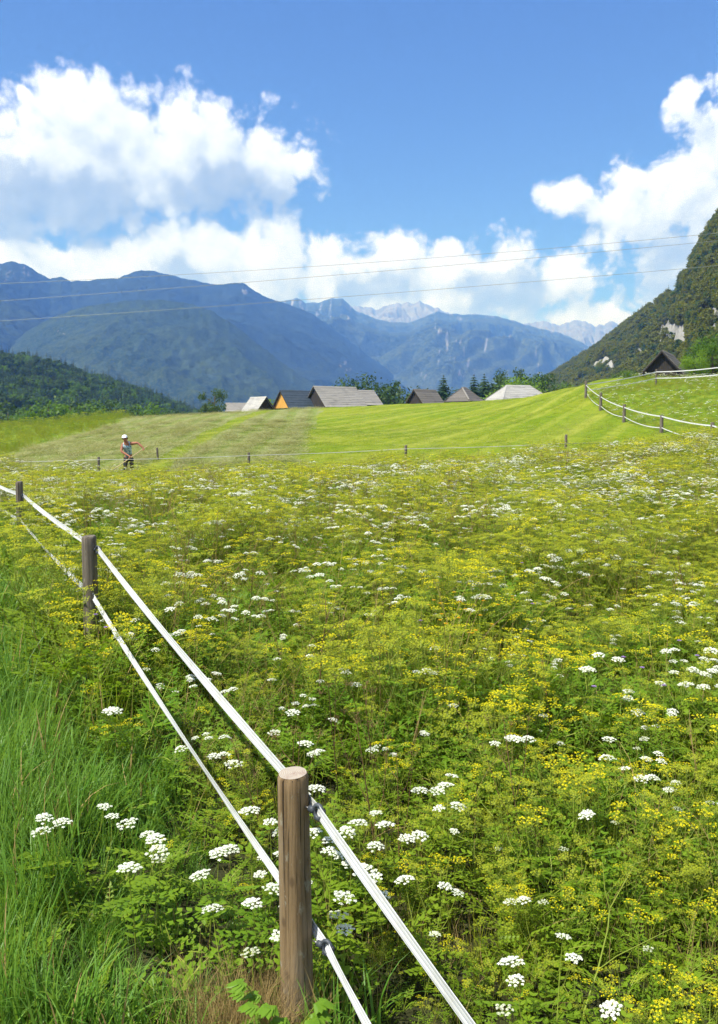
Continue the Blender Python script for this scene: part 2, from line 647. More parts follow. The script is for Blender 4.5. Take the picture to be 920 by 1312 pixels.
gm, nt, p = new_mat('ground_soil_and_turf')
pos = nt.n('ShaderNodeNewGeometry').outputs['Position']
a_m, a_h, a_w, a_r = nt.attr('mown'), nt.attr('hay'), nt.attr('wild'), nt.attr('far')
big = nt.noise(pos, .12, 5, .6)
mid_ = nt.noise(pos, 1.6, 6, .65)
fin = nt.noise(pos, 11, 5, .7)
soil = nt.mix(fin, (.018, .022, .008), (.05, .05, .02))
turf = nt.mix(nt.rng(mid_, .3, .7), (.10, .162, .005), (.165, .225, .008))
turf = nt.mix(nt.rng(big, .35, .68), turf, (.19, .222, .012))
# mower tracks: wide faint arcs
dc = nt.vmath('LENGTH', nt.vmath('MULTIPLY', nt.vmath('SUBTRACT', pos, (62, 20, 0)), (1, 1, 0)))
dw = nt.math('ADD', dc, nt.math('MULTIPLY', big, 1.5))
stripe = nt.math('SINE', nt.math('MULTIPLY', dw, 2 * PI / 2.4))
stripe2 = nt.math('SINE', nt.math('MULTIPLY', dw, 2 * PI / 7.1))
st = nt.math('ADD', nt.math('MULTIPLY', nt.rng(stripe, .2, 1), .5), nt.math('MULTIPLY', nt.rng(stripe2, -.2, 1), .35))
turf = nt.mix(st, turf, (.27, .285, .04))
turf = nt.mix(nt.rng(fin, .35, .7, 0, .45), turf, (.06, .10, .006))
hay = nt.mix(nt.rng(fin, .35, .65), (.13, .16, .04), (.28, .275, .125))
hay = nt.mix(nt.rng(mid_, .45, .7, 0, .6), hay, (.10, .15, .014))
wild = nt.mix(nt.rng(mid_, .35, .65), (.08, .14, .008), (.16, .20, .015))
valley = nt.mix(nt.rng(nt.noise(pos, .02, 6, .6), .4, .6), (.02, .04, .012), (.07, .10, .02))
rowd = nt.vmath('DOT_PRODUCT', nt.vmath('ADD', pos, nt.vmath('MULTIPLY', nt.noise(pos, .25, 2, .5, '3D', 1), (.8, .8, 0))), (float(ROWN[0]), float(ROWN[1]), 0))
row = nt.rng(nt.math('SINE', nt.math('MULTIPLY', rowd, 2 * PI / 1.9)), -.3, .9)
hay = nt.mix(nt.math('MULTIPLY', row, .6), hay, (.12, .17, .018))
c = nt.mix(a_m, soil, turf)
c = nt.mix(a_h, c, hay)
c = nt.mix(a_w, c, wild)
c = nt.mix(a_r, c, valley)
link(nt, c, p.inputs['Base Color'])
p.inputs['Roughness'].default_value = .9
p.inputs['Specular IOR Level'].default_value = .1
bp = nt.n('ShaderNodeBump', ins={'Strength': .7, 'Distance': .08, 'Height': nt.math('ADD', fin, nt.math('MULTIPLY', mid_, 1.5))})
link(nt, bp.outputs[0], p.inputs['Normal'])
gr = grid_object('ground', GX, GY, GZ, gm, {'mown': (zn >= 2) * 1.0, 'hay': ((zn == 3) & (RR < 130)) * 1.0, 'wild': ((zn == 4) | (zn == 5)) * 1.0,
                                            'far': sstep(150, 260, RR)})
tag(gr, 'grassy ground of the meadow and mown field', 'ground', kind='structure')
# ------------------------------------------------------------------ scatter (only for what nobody could count)
def hidden(mesh_builder, name):
    return bpy.data.objects.new(name, mesh_builder.mesh(name))


def scatter(name, protos, pos, rot, scl, idx, label, cat):
    pos, rot, scl, idx = (np.asarray(a) for a in (pos, rot, scl, idx))
    n = len(pos)
    me = bpy.data.meshes.new(name)
    me.vertices.add(n)
    me.vertices.foreach_set('co', pos.astype(np.float32).ravel())
    a = me.attributes.new('rot', 'FLOAT_VECTOR', 'POINT')
    a.data.foreach_set('vector', rot.astype(np.float32).ravel())
    a = me.attributes.new('scl', 'FLOAT', 'POINT')
    a.data.foreach_set('value', scl.astype(np.float32))
    a = me.attributes.new('pick', 'INT', 'POINT')
    a.data.foreach_set('value', idx.astype(np.int32))
    o = bpy.data.objects.new(name, me)
    COL.objects.link(o)
    ng = bpy.data.node_groups.new(name, 'GeometryNodeTree')
    ng.interface.new_socket('Geometry', in_out='INPUT', socket_type='NodeSocketGeometry')
    ng.interface.new_socket('Geometry', in_out='OUTPUT', socket_type='NodeSocketGeometry')
    N = NT(ng)
    gi_, go_ = N.n('NodeGroupInput'), N.n('NodeGroupOutput')
    jn = N.n('GeometryNodeJoinGeometry')
    for pr in reversed(protos):
        oi = N.n('GeometryNodeObjectInfo', ins={'Object': pr})
        gt = N.n('GeometryNodeGeometryToInstance')
        ng.links.new(oi.outputs['Geometry'], gt.inputs[0])
        ng.links.new(gt.outputs[0], jn.inputs[0])
    ip = N.n('GeometryNodeInstanceOnPoints')
    ng.links.new(gi_.outputs[0], ip.inputs['Points'])
    ng.links.new(jn.outputs[0], ip.inputs['Instance'])
    ip.inputs['Pick Instance'].default_value = True
    for nm, typ, sock in (('pick', 'INT', 'Instance Index'), ('rot', 'FLOAT_VECTOR', 'Rotation'), ('scl', 'FLOAT', 'Scale')):
        na = N.n('GeometryNodeInputNamedAttribute', data_type=typ)
        na.inputs['Name'].default_value = nm
        ng.links.new(na.outputs['Attribute'], ip.inputs[sock])
    ng.links.new(ip.outputs[0], go_.inputs[0])
    md = o.modifiers.new('scatter', 'NODES')
    md.node_group = ng
    tag(o, label, cat, kind='stuff')
    return o


def rots(n, tilt=.12, rng=RNG):
    return np.c_[rng.normal(0, tilt, n), rng.normal(0, tilt, n), rng.uniform(0, 2 * PI, n)]


# ------------------------------------------------------------------ mountains
def mountain_mat(name, forest_a, forest_b, rock, rock_lo, rock_hi, fs, snow=None):
    m, nt, p = new_mat(name)
    ge = nt.n('ShaderNodeNewGeometry')
    pos = ge.outputs['Position']
    n1 = nt.noise(pos, fs, 8, .65)
    n2 = nt.noise(pos, fs * 9, 6, .7)
    n3 = nt.noise(nt.vmath('MULTIPLY', pos, (1, 1, .35)), fs * 3.2, 7, .7)
    f = nt.mix(nt.rng(n1, .38, .62), forest_a, forest_b)
    f = nt.mix(nt.rng(n2, .4, .65, 0, .8), f, tuple(x * .45 for x in forest_a))
    n4 = nt.noise(pos, fs * 36, 3, .7)
    f = nt.mix(nt.rng(n4, .46, .62, 0, .55), f, tuple(x * 1.9 for x in forest_b))
    f = nt.mix(nt.rng(n4, .46, .36, 0, .6), f, tuple(x * .3 for x in forest_a))
    rk = nt.mix(nt.rng(n3, .3, .7), rock, tuple(x * .55 for x in rock))
    r = nt.attr('rock')
    r = nt.math('ADD', r, nt.math('MULTIPLY', nt.math('SUBTRACT', n3, .5), 1.5))
    c = nt.mix(nt.rng(r, rock_lo, rock_hi), f, rk)
    link(nt, c, p.inputs['Base Color'])
    p.inputs['Roughness'].default_value = .95
    p.inputs['Specular IOR Level'].default_value = .05
    bp = nt.n('ShaderNodeBump', ins={'Strength': .7, 'Distance': .35 / fs * .07, 'Height': nt.math('ADD', n2, nt.math('MULTIPLY', n3, 2.0))})
    link(nt, bp.outputs[0], p.inputs['Normal'])
    return m


def mountain(name, sky_px, dist, base_frac, zbase, amp, freq, mat, seed, p=1.15, jag=(0, 1), nu=420, nt_=170, rockf=None, back=.35, label=None, warp=0, crag=0):
    """a mountainside: its ridge stands at DIST(px) metres with the photo's skyline, its foot at BASE_FRAC of that"""
    sx = np.array([a for a, b in sky_px], float)
    sy = np.array([b for a, b in sky_px], float)
    U = np.linspace(sx[0], sx[-1], nu)
    V = np.interp(U, sx, sy)
    V = V + jag[0] * fbm(U * jag[1], U * 0 + seed, 4, seed)
    Rg = np.array([dist(u) for u in U])
    rx, ry, rz = np.empty(nu), np.empty(nu), np.empty(nu)
    for i in range(nu):
        q = P(U[i], V[i], Rg[i])
        rx[i], ry[i], rz[i] = q
    t = np.concatenate([np.linspace(0, 1, nt_), 1 + np.linspace(.01, back, 24)])
    T, _ = np.meshgrid(t, U, indexing='ij')
    k = base_frac + (1 - base_frac) * T
    X, Y = rx[None] * k, ry[None] * k
    h = np.clip(T, 0, 1) ** p
    w_ = np.exp(-.5 * (np.arange(-120, 121) / (nu * .09)) ** 2)
    rsm = np.convolve(np.pad(rz, 120, mode='edge'), w_ / w_.sum(), 'valid')   # spurs and dips of the crest fade out downhill
    rsm = np.minimum(rsm, rz)
    f_ = np.clip(T, 0, 1) ** 2.2
    Z = zbase + (rsm[None] * (1 - f_) + rz[None] * f_ - zbase) * h
    over = np.clip(T - 1, 0, None)
    Z = Z - (rz[None] - zbase) * over * 1.6
    rock = None
    env = np.clip(T * (1 - T) * 4, 0, 1) ** .8
    wx = warp * perlin(X * freq * .4, Y * freq * .4, seed + 9)
    g = ridged(X * freq + wx, Y * freq * .8 + wx, 5, seed)
    Z = Z + amp * env * (g - .45) * np.clip((rz - zbase) / (rz - zbase).max(), .25, 1)[None]
    cap_ = EYE + (rz - EYE)[None] * k * (1 - .22 * np.clip(1 - T, 0, 1))      # nothing rises over the skyline
    Z = np.where(T < 1, np.minimum(Z, cap_), Z)
    rock = np.zeros_like(Z)
    if rockf is not None:
        dx, dy, dz = X, Y, Z - EYE
        dep = dy * CP - dz * SP
        PX = 460 + FPX * dx / dep
        PY = 656 - FPX * (dz * CP + dy * SP) / dep
        rock = rockf(PX, PY, T, g)
        if crag:                                   # broken ledges where the rock shows
            rk_ = rock * (T < .82)
            Z = Z + crag * rk_ * ridged(X * .09, Y * .09 + Z * .07, 4, seed + 2)
            Y = Y - crag * 1.6 * rk_
    o = grid_object(name, X, Y, Z, mat, {'rock': rock})
    tag(o, label, 'mountain', kind='structure')
    return X, Y, Z, rock, T


BM = mountain_mat('forested_mountain', (.008, .014, .006), (.018, .026, .009), (.16, .155, .145), .75, 1.0, .0035)  # forest tones darkened: the ridge's cloud shadow is put into the colour
BM2 = mountain_mat('rocky_mountain', (.021, .033, .015), (.046, .057, .023), (.26, .255, .24), .55, .95, .0022)
BM3 = mountain_mat('bare_peak', (.10, .12, .07), (.2, .2, .15), (.20, .20, .19), .25, .7, .002)
SPURM = mountain_mat('forested_spur', (.014, .026, .009), (.032, .045, .012), (.38, .36, .32), .9, 1.15, .005)

big_sky = [(-420, 330), (-300, 345), (-180, 325), (-80, 345), (-30, 341), (0, 338), (15, 335), (35, 340), (50, 350), (65, 357), (78, 354), (90, 360), (110, 360), (130, 357), (150, 357),
           (162, 352), (175, 347), (190, 346), (215, 351), (240, 358), (262, 362), (285, 365), (300, 362), (312, 362), (318, 367), (330, 375),
           (345, 382), (362, 388), (380, 394), (400, 402), (420, 417), (440, 430), (460, 446), (480, 461), (500, 475), (520, 490), (545, 508), (580, 530)]


def rock_big(px, py, T, g):
    r = np.zeros_like(px)
    for cx, cy, rx, ry in ((20, 350, 45, 12), (320, 372, 20, 9), (285, 445, 5, 22), (440, 470, 12, 12), (80, 430, 10, 5)):
        r = np.maximum(r, 1.15 - np.hypot((px - cx) / rx, (py - cy) / ry) * .6)
    return np.clip(np.clip(r, 0, .8) * .8 + .5 * fbm(px * .2, py * .1, 4, 78) * (r > 0), 0, 1)


mountain('mountain', big_sky, lambda u: 3600 + np.clip(u, 0, 600) * 1.2, .42, -60, 55, .0019, BM, 3, 1.2, (1.1, .09), rockf=rock_big, warp=.6,
         label='long forested blue mountain ridge on the left')
spur_sky = [(-420, 500), (-100, 470), (0, 452), (30, 428), (60, 410), (90, 398), (120, 391), (160, 386), (200, 384), (240, 388), (270, 398), (300, 416),
            (330, 440), (360, 463), (390, 484), (410, 497), (450, 512)]
mountain('mountain', spur_sky, lambda u: 2500, .55, -60, 28, .0034, SPURM, 12, 1.1, (1.2, .12), rockf=lambda px, py, T, g: np.clip(.9 - np.hypot((px - 78) / 14, (py - 428) / 6) * .5 + .5 * fbm(px * .2, py * .2, 3, 79), 0, 1), warp=.5,
         label='lower forested spur in front of the left ridge')

back_sky = [(340, 392), (362, 386), (380, 382), (392, 388), (410, 387), (425, 382), (440, 383), (455, 397), (480, 408), (500, 413), (525, 413), (545, 406),
            (560, 399), (575, 402), (590, 403), (615, 403), (640, 406), (665, 413), (690, 421), (715, 426), (740, 436), (765, 450), (800, 470), (850, 500)]


def rock_back(px, py, T, g):
    r = np.zeros_like(px)
    for cx, cy, rx, ry in ((575, 445, 22, 16), (625, 440, 6, 12), (690, 455, 5, 20), (655, 440, 7, 10), (600, 470, 5, 14), (640, 490, 6, 9), (745, 455, 4, 10), (580, 480, 12, 6),
                           (560, 430, 8, 10), (420, 395, 50, 9), (540, 470, 5, 12)):
        r = np.maximum(r, 1.1 - np.hypot((px - cx) / rx, (py - cy) / ry) * .55)
    nz = fbm(px * .16 + py * .03, py * .05, 4, 77)
    return np.clip(np.maximum(np.clip(r, 0, .7) * .62 + .6 * nz * (r > 0), sstep(.80, 1.0, T) * .5 + .2 * nz), 0, 1)


mountain('mountain', back_sky, lambda u: 6400, .5, -80, 260, .0013, BM2, 22, 1.1, (1.0, .08), rockf=rock_back, warp=.8,
         label='blue rocky mountain wall at the head of the valley')
peak_sky = [(400, 405), (430, 398), (455, 392), (475, 394), (485, 397), (492, 392), (500, 391), (508, 388), (515, 390), (522, 386), (530, 390), (537, 385), (543, 389), (550, 391),
            (560, 395), (575, 402), (600, 404), (610, 401), (620, 405), (640, 411), (665, 416), (680, 414), (695, 412), (705, 413), (715, 417), (728, 413), (740, 410), (750, 412), (762, 418), (775, 415), (784, 411),
            (792, 415), (810, 424), (850, 440)]
mountain('mountain', peak_sky, lambda u: 8600, .7, 100, 260, .0014, BM3, 31, 1.0, (1.6, .16), rockf=lambda px, py, T, g: np.clip(sstep(.25, .8, T) + .25 * (g - .3), 0, 1), warp=.8,
         label='pale bare limestone peaks behind the valley head')

# ------------------------------------------------------------------ trees
def broad_tree(h, cr, leaf, nleaf, ls, seed, trunk_frac=.3, dens=26, flat=.85):
    """(trunk builder, crown builder): limbs that fork into leaf clumps with gaps between them"""
    r = np.random.default_rng(seed)
    tk, cw = MB(), MB()
    tk.tube([(0, 0, -.3), (.02 * h, 0, h * .25), (0, .02 * h, h * .55), (.01 * h, 0, h * .8)], [h * .028, h * .02, h * .013, h * .004], 7, M['bark'])
    cz = h * (trunk_frac + 1) / 2
    rz = h * (1 - trunk_frac) / 2
    cl = []
    for i in range(dens):
        d = r.normal(size=3)
        d /= np.linalg.norm(d)
        q = r.uniform(.35, 1.0) ** .6
        c_ = np.array([d[0] * cr * q, d[1] * cr * q, cz + d[2] * rz * q])
        s = cr * r.uniform(.28, .5)
        cl.append((c_, s))
        if i % 2 == 0:
            z0 = h * r.uniform(trunk_frac * .8, .6)
            tk.tube([(0, 0, z0), (c_[0] * .5, c_[1] * .5, (z0 + c_[2]) / 2 + .03 * h), tuple(c_)], [h * .009, h * .006, h * .002], 4, M['bark'], False)
    per = max(1, nleaf // dens)
    for c_, s in cl:
        for k in range(per):
            d = r.normal(size=3)
            d /= np.linalg.norm(d)
            pt = Vector(c_ + d * s * r.uniform(.5, 1.05) * np.array([1, 1, flat]))
            n_ = Vector(d + r.normal(0, .6, 3) + np.array([0, 0, .4])).normalized()
            a = n_.orthogonal().normalized()
            a = Matrix.Rotation(r.uniform(0, 6.28), 3, n_) @ a
            b = n_.cross(a)
            e = ls * r.uniform(.6, 1.3)
            cw.poly([pt - a * e, pt - b * e * .55 + n_ * e * .1, pt + a * e, pt + b * e * .55 - n_ * e * .1], leaf)
    return tk, cw


def conifer_tree(h, br, seed, layers=16, per=8, q=5, leaf=None):
    r = np.random.default_rng(seed)
    leaf = leaf or M['conifer']
    tk, cw = MB(), MB()
    tk.tube([(0, 0, -.3), (0, 0, h * .5), (0, 0, h * .98)], [h * .016, h * .01, h * .002], 6, M['bark'])
    for i in range(layers):
        t = i / (layers - 1)
        z = h * (.10 + .87 * t)
        L = br * (1 - t) ** .8 * r.uniform(.85, 1.1) + br * .05
        for j in range(per):
            a = 2 * PI * (j + r.uniform(-.3, .3)) / per + i * .7
            l = L * r.uniform(.65, 1.12)
            dirv_ = Vector((math.cos(a), math.sin(a), 0))
            sd_ = Vector((-math.sin(a), math.cos(a), 0))
            dr = r.uniform(.15, .42)
            for k in range(q):
                s0, s1 = k / q, (k + 1.35) / q
                w = l * .32 * (1.15 - s0) * r.uniform(.7, 1.3)
                p0 = dirv_ * (l * s0) + Vector((0, 0, z - dr * l * s0))
                p1 = dirv_ * (l * s1) + Vector((0, 0, z - dr * l * s1 - .02 * h * r.uniform(0, 1)))
                dn = Vector((0, 0, -w * .5 * r.uniform(.3, 1.2)))
                cw.poly([p0, p0 * .4 + p1 * .6 + sd_ * w + dn, p1, p0 * .4 + p1 * .6 - sd_ * w + dn], leaf)
    return tk, cw


def join(a, b):
    o = len(a.v)
    a.v += b.v
    a.f += [tuple(i + o for i in f) for f in b.f]
    a.m += [a.mi(b.mats[k]) for k in b.m]
    return a


FOREST = [hidden(join(*broad_tree(9, 3.6, M['slope_leaf'], 620, .55, 100, .2, 18)), 'slope_tree_proto'),
          hidden(join(*broad_tree(7, 3.4, M['slope_leaf'], 620, .5, 101, .15, 16)), 'slope_tree_proto'),
          hidden(join(*broad_tree(8, 3.6, M['broad_dark'], 620, .55, 102, .2, 18)), 'slope_tree_proto'),
          hidden(join(*conifer_tree(12, 2.4, 103, 11, 7, 3)), 'slope_tree_proto')]
WOODS = [hidden(join(*conifer_tree(17, 3.2, 110, 13, 7, 3)), 'wood_tree_proto'), hidden(join(*conifer_tree(14, 2.8, 111, 12, 7, 3)), 'wood_tree_proto'),
         hidden(join(*broad_tree(11, 4.6, M['broad_dark'], 700, .65, 112, .2, 20)), 'wood_tree_proto'), hidden(join(*broad_tree(10, 4.4, M['broad'], 700, .6, 113, .15, 20)), 'wood_tree_proto')]

# right-hand steep slope
RS = mountain_mat('wooded_slope', (.03, .05, .010), (.08, .085, .018), (.34, .335, .31), .40, .62, .02)
rsky = [(640, 528), (668, 511), (690, 499), (700, 490), (743, 463), (765, 449), (788, 432), (812, 415), (828, 402), (843, 394), (855, 386), (867, 373), (878, 356), (890, 335), (903, 313),
        (920, 287), (960, 232), (1010, 168), (1080, 105), (1200, 35), (1400, -45)]
ROCKS = [(862, 436, 22, 20), (822, 462, 7, 14), (776, 470, 14, 9), (866, 372, 9, 20), (884, 350, 6, 12), (917, 415, 12, 18), (918, 318, 6, 9), (850, 455, 12, 6), (760, 478, 8, 4), (895, 440, 10, 8), (840, 400, 5, 7)]


def rock_slope(px, py, T, g):
    r = np.zeros_like(px)
    for cx, cy, rx, ry in ROCKS:
        r = np.maximum(r, 1.35 - np.hypot((px - cx) / rx, (py - cy) / ry) * .75)
    return np.clip(r * .9 + .4 * fbm(px * .16, py * .08, 4, 4) * (r > .05), 0, 1)


HX, HY, HZ, HR, HT = mountain('hillside', rsky, lambda u: 880 - 430 * np.clip((u - 690) / 230, 0, 1.4), .36, -20, 12, .02, RS, 41, 1.05, (.6, .1), 420, 150, rock_slope, crag=3.0, label='steep wooded hillside with pale rock faces on the right')


def scatter_on(grid, n, jit, keep, rng, sel=None):
    X, Y, Z, Rk, T = grid
    nr, nc = X.shape
    ar = np.hypot(X[1:, 1:] - X[:-1, 1:], Y[1:, 1:] - Y[:-1, 1:]) * np.hypot(X[1:, 1:] - X[1:, :-1], Y[1:, 1:] - Y[1:, :-1])
    w = ar * keep(X, Y, Z, Rk, T)[1:, 1:]
    k = rng.choice(w.size, n, p=(w / w.sum()).ravel())
    i, j = np.unravel_index(k, w.shape)
    u, v = rng.random(n)[:, None], rng.random(n)[:, None]
    S = np.stack([X, Y, Z], -1)
    return (S[i, j] * (1 - u) + S[i + 1, j] * u) * (1 - v) + (S[i, j + 1] * (1 - u) + S[i + 1, j + 1] * u) * v


hg = (HX, HY, HZ, HR, HT)
inframe = lambda X, Y: (X / np.maximum(Y, 1) < .62)
pts = scatter_on(hg, 30000, 0, lambda X, Y, Z, Rk, T: (Rk < .40 + .2 * RNG.random(Rk.shape)) * (T < 1.08) * inframe(X, Y) * (T > .08), RNG)
n = len(pts)
scatter('hillside_woods', FOREST, pts - [0, 0, .6], rots(n, .06), RNG.uniform(.32, .85, n), RNG.choice(4, n, p=[.40, .34, .22, .04]), 'scrubby mixed woods covering the steep right hillside', 'woods')

# left dark hill
LH = mountain_mat('dark_wooded_hill', (.012, .024, .008), (.03, .05, .015), (.3, .3, .28), 2, 3, .02)
lsky = [(-420, 420), (-300, 425), (-200, 432), (-100, 445), (-40, 453), (0, 461), (30, 464), (60, 471), (100, 484), (140, 494), (180, 507), (215, 521), (240, 531), (262, 540), (300, 556)]
lg = mountain('hillside', lsky, lambda u: 620, .4, -24, 10, .012, LH, 51, 1.0, (.3, .1), 240, 100, None, label='dark conifer wooded hill on the left')
pts = scatter_on(lg, 6500, 0, lambda X, Y, Z, Rk, T: (T < 1.06) * (T > .02) * (X / Y > -.62), RNG)
n = len(pts)
far_ = np.hypot(pts[:, 0], pts[:, 1]) > 330
pk = np.where(RNG.random(n) < np.where(far_, .5, .25), RNG.choice(2, n), 2 + RNG.choice(2, n))
scatter('hill_forest', WOODS, pts - [0, 0, .8], rots(n, .03), RNG.uniform(.5, 1.05, n) * np.where(far_, .75, .9), pk, 'dense dark forest of conifers covering the left hill', 'forest')
# valley floor wood
vx, vy = RNG.uniform(-1300, 900, 16000), RNG.uniform(650, 2300, 16000)
k = (np.abs(vx / vy) < .5) & (fbm(vx * .004, vy * .004, 3, 61) > .0)
vx, vy = vx[k][:5200], vy[k][:5200]
n = len(vx)
scatter('valley_forest', WOODS, np.c_[vx, vy, np.full(n, VALLEY - .5)], rots(n, .03), RNG.uniform(.8, 1.3, n), RNG.choice(4, n, p=[.25, .25, .25, .25]), 'forest on the floor of the far valley', 'forest')


def tree(name, pair, px, base, top, Y, label, group, rz=0, wide=1.0):
    """one tree at the pixel column PX, standing on the ground at depth Y, its top at the photo's height"""
    tk, cw = pair
    q = P(px, base, Y)
    z0 = gz(q.x, Y)
    hh = P(px, top, Y).z - z0
    h0 = max(v[2] for v in cw.v)
    s = hh / h0
    root = empty(name, (q.x, Y, z0), rz)
    root.scale = (s * wide, s * wide, s)
    t = tk.build('trunk', root, True)
    c_ = cw.build('crown', root)
    tag(root, label, 'tree' if 'bush' not in name else 'bush', group)
    return root


gcrest = 'trees behind the barn roofs'
tree('broadleaf_tree', broad_tree(6, 2.3, M['broad_dark'], 2200, .16, 200, .1, 24), 275, 530, 497, 125, 'dark round tree left of all the barn roofs', gcrest)
tree('broadleaf_tree', broad_tree(8, 4.4, M['broad_dark'], 2600, .22, 201, .12, 30), 468, 520, 475, 190, 'broad dark tree behind the right end of the big grey roof', gcrest)
tree('broadleaf_tree', broad_tree(7, 1.1, M['broad_dark'], 500, .16, 202, .1, 16), 503, 520, 487, 200, 'thin sparse tree left of the dark gabled roof', gcrest)
tree('broadleaf_tree', broad_tree(7, 1.3, M['broad'], 420, .16, 203, .1, 14), 512, 520, 489, 205, 'thin light green tree close to the dark gabled roof', gcrest)
tree('conifer_tree', conifer_tree(9, 3.7, 204, 24, 13, 6), 568, 518, 481, 175, 'single dark spruce between the dark gabled roof and the small hipped roof', gcrest)
tree('conifer_tree', conifer_tree(9, 3.5, 205, 22, 13, 6), 607, 518, 480, 185, 'dark spruce rising behind the small hipped roof, left of a pair', gcrest)
tree('conifer_tree', conifer_tree(9, 3.5, 206, 22, 13, 6), 620, 518, 479, 188, 'dark spruce behind the small hipped roof, right of a pair', gcrest)
tree('broadleaf_tree', broad_tree(9, 3.0, M['broad_dark'], 2200, .2, 207, .1, 26), 643, 518, 472, 195, 'tall dark tree behind the pale hipped roof', gcrest)
tree('broadleaf_tree', broad_tree(9, 2.2, M['broad_dark'], 1600, .2, 208, .1, 24), 661, 518, 470, 200, 'tallest dark narrow tree behind the pale hipped roof', gcrest)
tree('broadleaf_tree', broad_tree(6, 3.6, M['broad_light'], 2600, .18, 209, .08, 30), 662, 518, 478, 172, 'light green rounded tree just above the pale hipped roof', gcrest)
tree('broadleaf_tree', broad_tree(8, 2.7, M['broad_dark'], 2200, .2, 210, .08, 26), 690, 518, 476, 180, 'dark tree at the right end of the pale hipped roof', gcrest)
tree('broadleaf_bush', broad_tree(4, 2.6, M['broad'], 1500, .16, 211, .05, 18), 716, 512, 488, 180, 'green bush between the dark tree and the grassy knoll', gcrest)
tree('broadleaf_bush', broad_tree(4, 2.4, M['broad_light'], 1200, .16, 212, .05, 16), 353, 524, 508, 185, 'bright green bush behind the orange gable', gcrest)
tree('broadleaf_bush', broad_tree(4, 3.2, M['broad_light'], 1500, .16, 213, .05, 18), 690, 515, 498, 165, 'low bright bush beside the pale hipped roof', gcrest)
for px, top, Y, sz, k, sd_, lb_ in ((585, 494, 190, 3.2, 'broad_dark', 240, 'low dark bush between the single spruce and the small hipped roof'), (630, 489, 192, 3.2, 'broad_dark', 241, 'dark bush right of the pair of spruces'),
                                (651, 481, 190, 3.4, 'broad_dark', 242, 'dense dark tree filling the gap behind the pale hipped roof'), (676, 484, 186, 3.4, 'broad', 243, 'green tree between the light rounded tree and the dark one'),
                                (703, 490, 176, 3.4, 'broad_dark', 244, 'dark bush just left of the grassy knoll'), (485, 492, 195, 3.6, 'broad_dark', 245, 'dark bush at the right end of the grey joined roof'),
                                (450, 484, 192, 3.2, 'broad', 246, 'green tree peeping over the ridge of the largest roof'), (540, 494, 190, 3.0, 'broad_dark', 247, 'dark bush behind the dark brown banded roof')):
    tree('broadleaf_tree', broad_tree(5, sz, M[k], 2000, .2, sd_, .02, 26), px, 518, top, Y, lb_, gcrest)
gright = 'bushes around the wooden barn on the right'
tree('broadleaf_bush', broad_tree(4, 3.0, M['broad'], 2400, .15, 214, .05, 26), 803, 492, 472, 112, 'rounded green bush left of the dark wooden barn', gright)
tree('broadleaf_bush', broad_tree(3, 1.6, M['broad_light'], 900, .12, 215, .05, 14), 833, 488, 479, 92, 'small bright bush at the foot of the dark wooden barn', gright)
tree('broadleaf_tree', broad_tree(7, 4.2, M['broad'], 5200, .17, 216, .06, 40), 912, 488, 424, 100, 'large green tree right of the dark wooden barn', gright)
tree('broadleaf_tree', broad_tree(6, 3.2, M['broad_light'], 3200, .16, 217, .06, 30), 890, 488, 446, 96, 'lighter green tree touching the dark wooden barn roof', gright)
tree('broadleaf_tree', broad_tree(7, 4.2, M['broad'], 3200, .18, 218, .06, 30), 965, 488, 425, 98, 'large green tree at the right edge behind the slope fence', gright)
gleft = 'bright trees below the left hill'
for i, (px, top, Y, wd, k, lb_) in enumerate([
        (10, 512, 170, 1.1, 'broad_dark', 'dull green tree at the left picture edge below the dark hill'), (35, 520, 160, .9, 'broad', 'small bright tree second from the left below the hill'),
        (62, 511, 175, 1.0, 'broad', 'lighter green rounded tree third from the left below the dark hill'), (90, 507, 180, 1.05, 'broad_dark', 'dark rounded tree between lighter ones below the hill'),
        (118, 512, 172, 1.0, 'broad', 'mid green tree right of the dark rounded one'), (148, 511, 178, .95, 'broad_dark', 'deep green tree above the tall left grass'),
        (190, 514, 186, .9, 'broad', 'round green tree above the corner of the hay field'), (228, 521, 180, .8, 'broad_dark', 'low dark tree near the far end of the hay field')]):
    tree('broadleaf_tree', broad_tree(7, 4.2 * wd, M[k], 1300, .26, 230 + i, .06, 26), px, 545, top, Y, lb_, gleft)

# ------------------------------------------------------------------ haze
hm = bpy.data.materials.new('valley_haze')
hm.use_nodes = True
ht = hm.node_tree
for nd in list(ht.nodes):
    if nd.type != 'OUTPUT_MATERIAL':
        ht.nodes.remove(nd)
pvn = ht.nodes.new('ShaderNodeVolumePrincipled')
pvn.inputs['Color'].default_value = (.12, .31, 1.0, 1)
pvn.inputs['Density'].default_value = 2.1e-4
pvn.inputs['Absorption Color'].default_value = (1, 1, 1, 1)
pvn.inputs['Anisotropy'].default_value = 0
ht.links.new(pvn.outputs[0], [x for x in ht.nodes if x.type == 'OUTPUT_MATERIAL'][0].inputs['Volume'])
hb = MB()
hb.box((0, 0, 625), (33000, 0, 0), (0, 33000, 0), (0, 0, 735), hm)
ho = hb.build('haze')
tag(ho, 'thin blue haze filling the valley air', 'haze', kind='stuff')
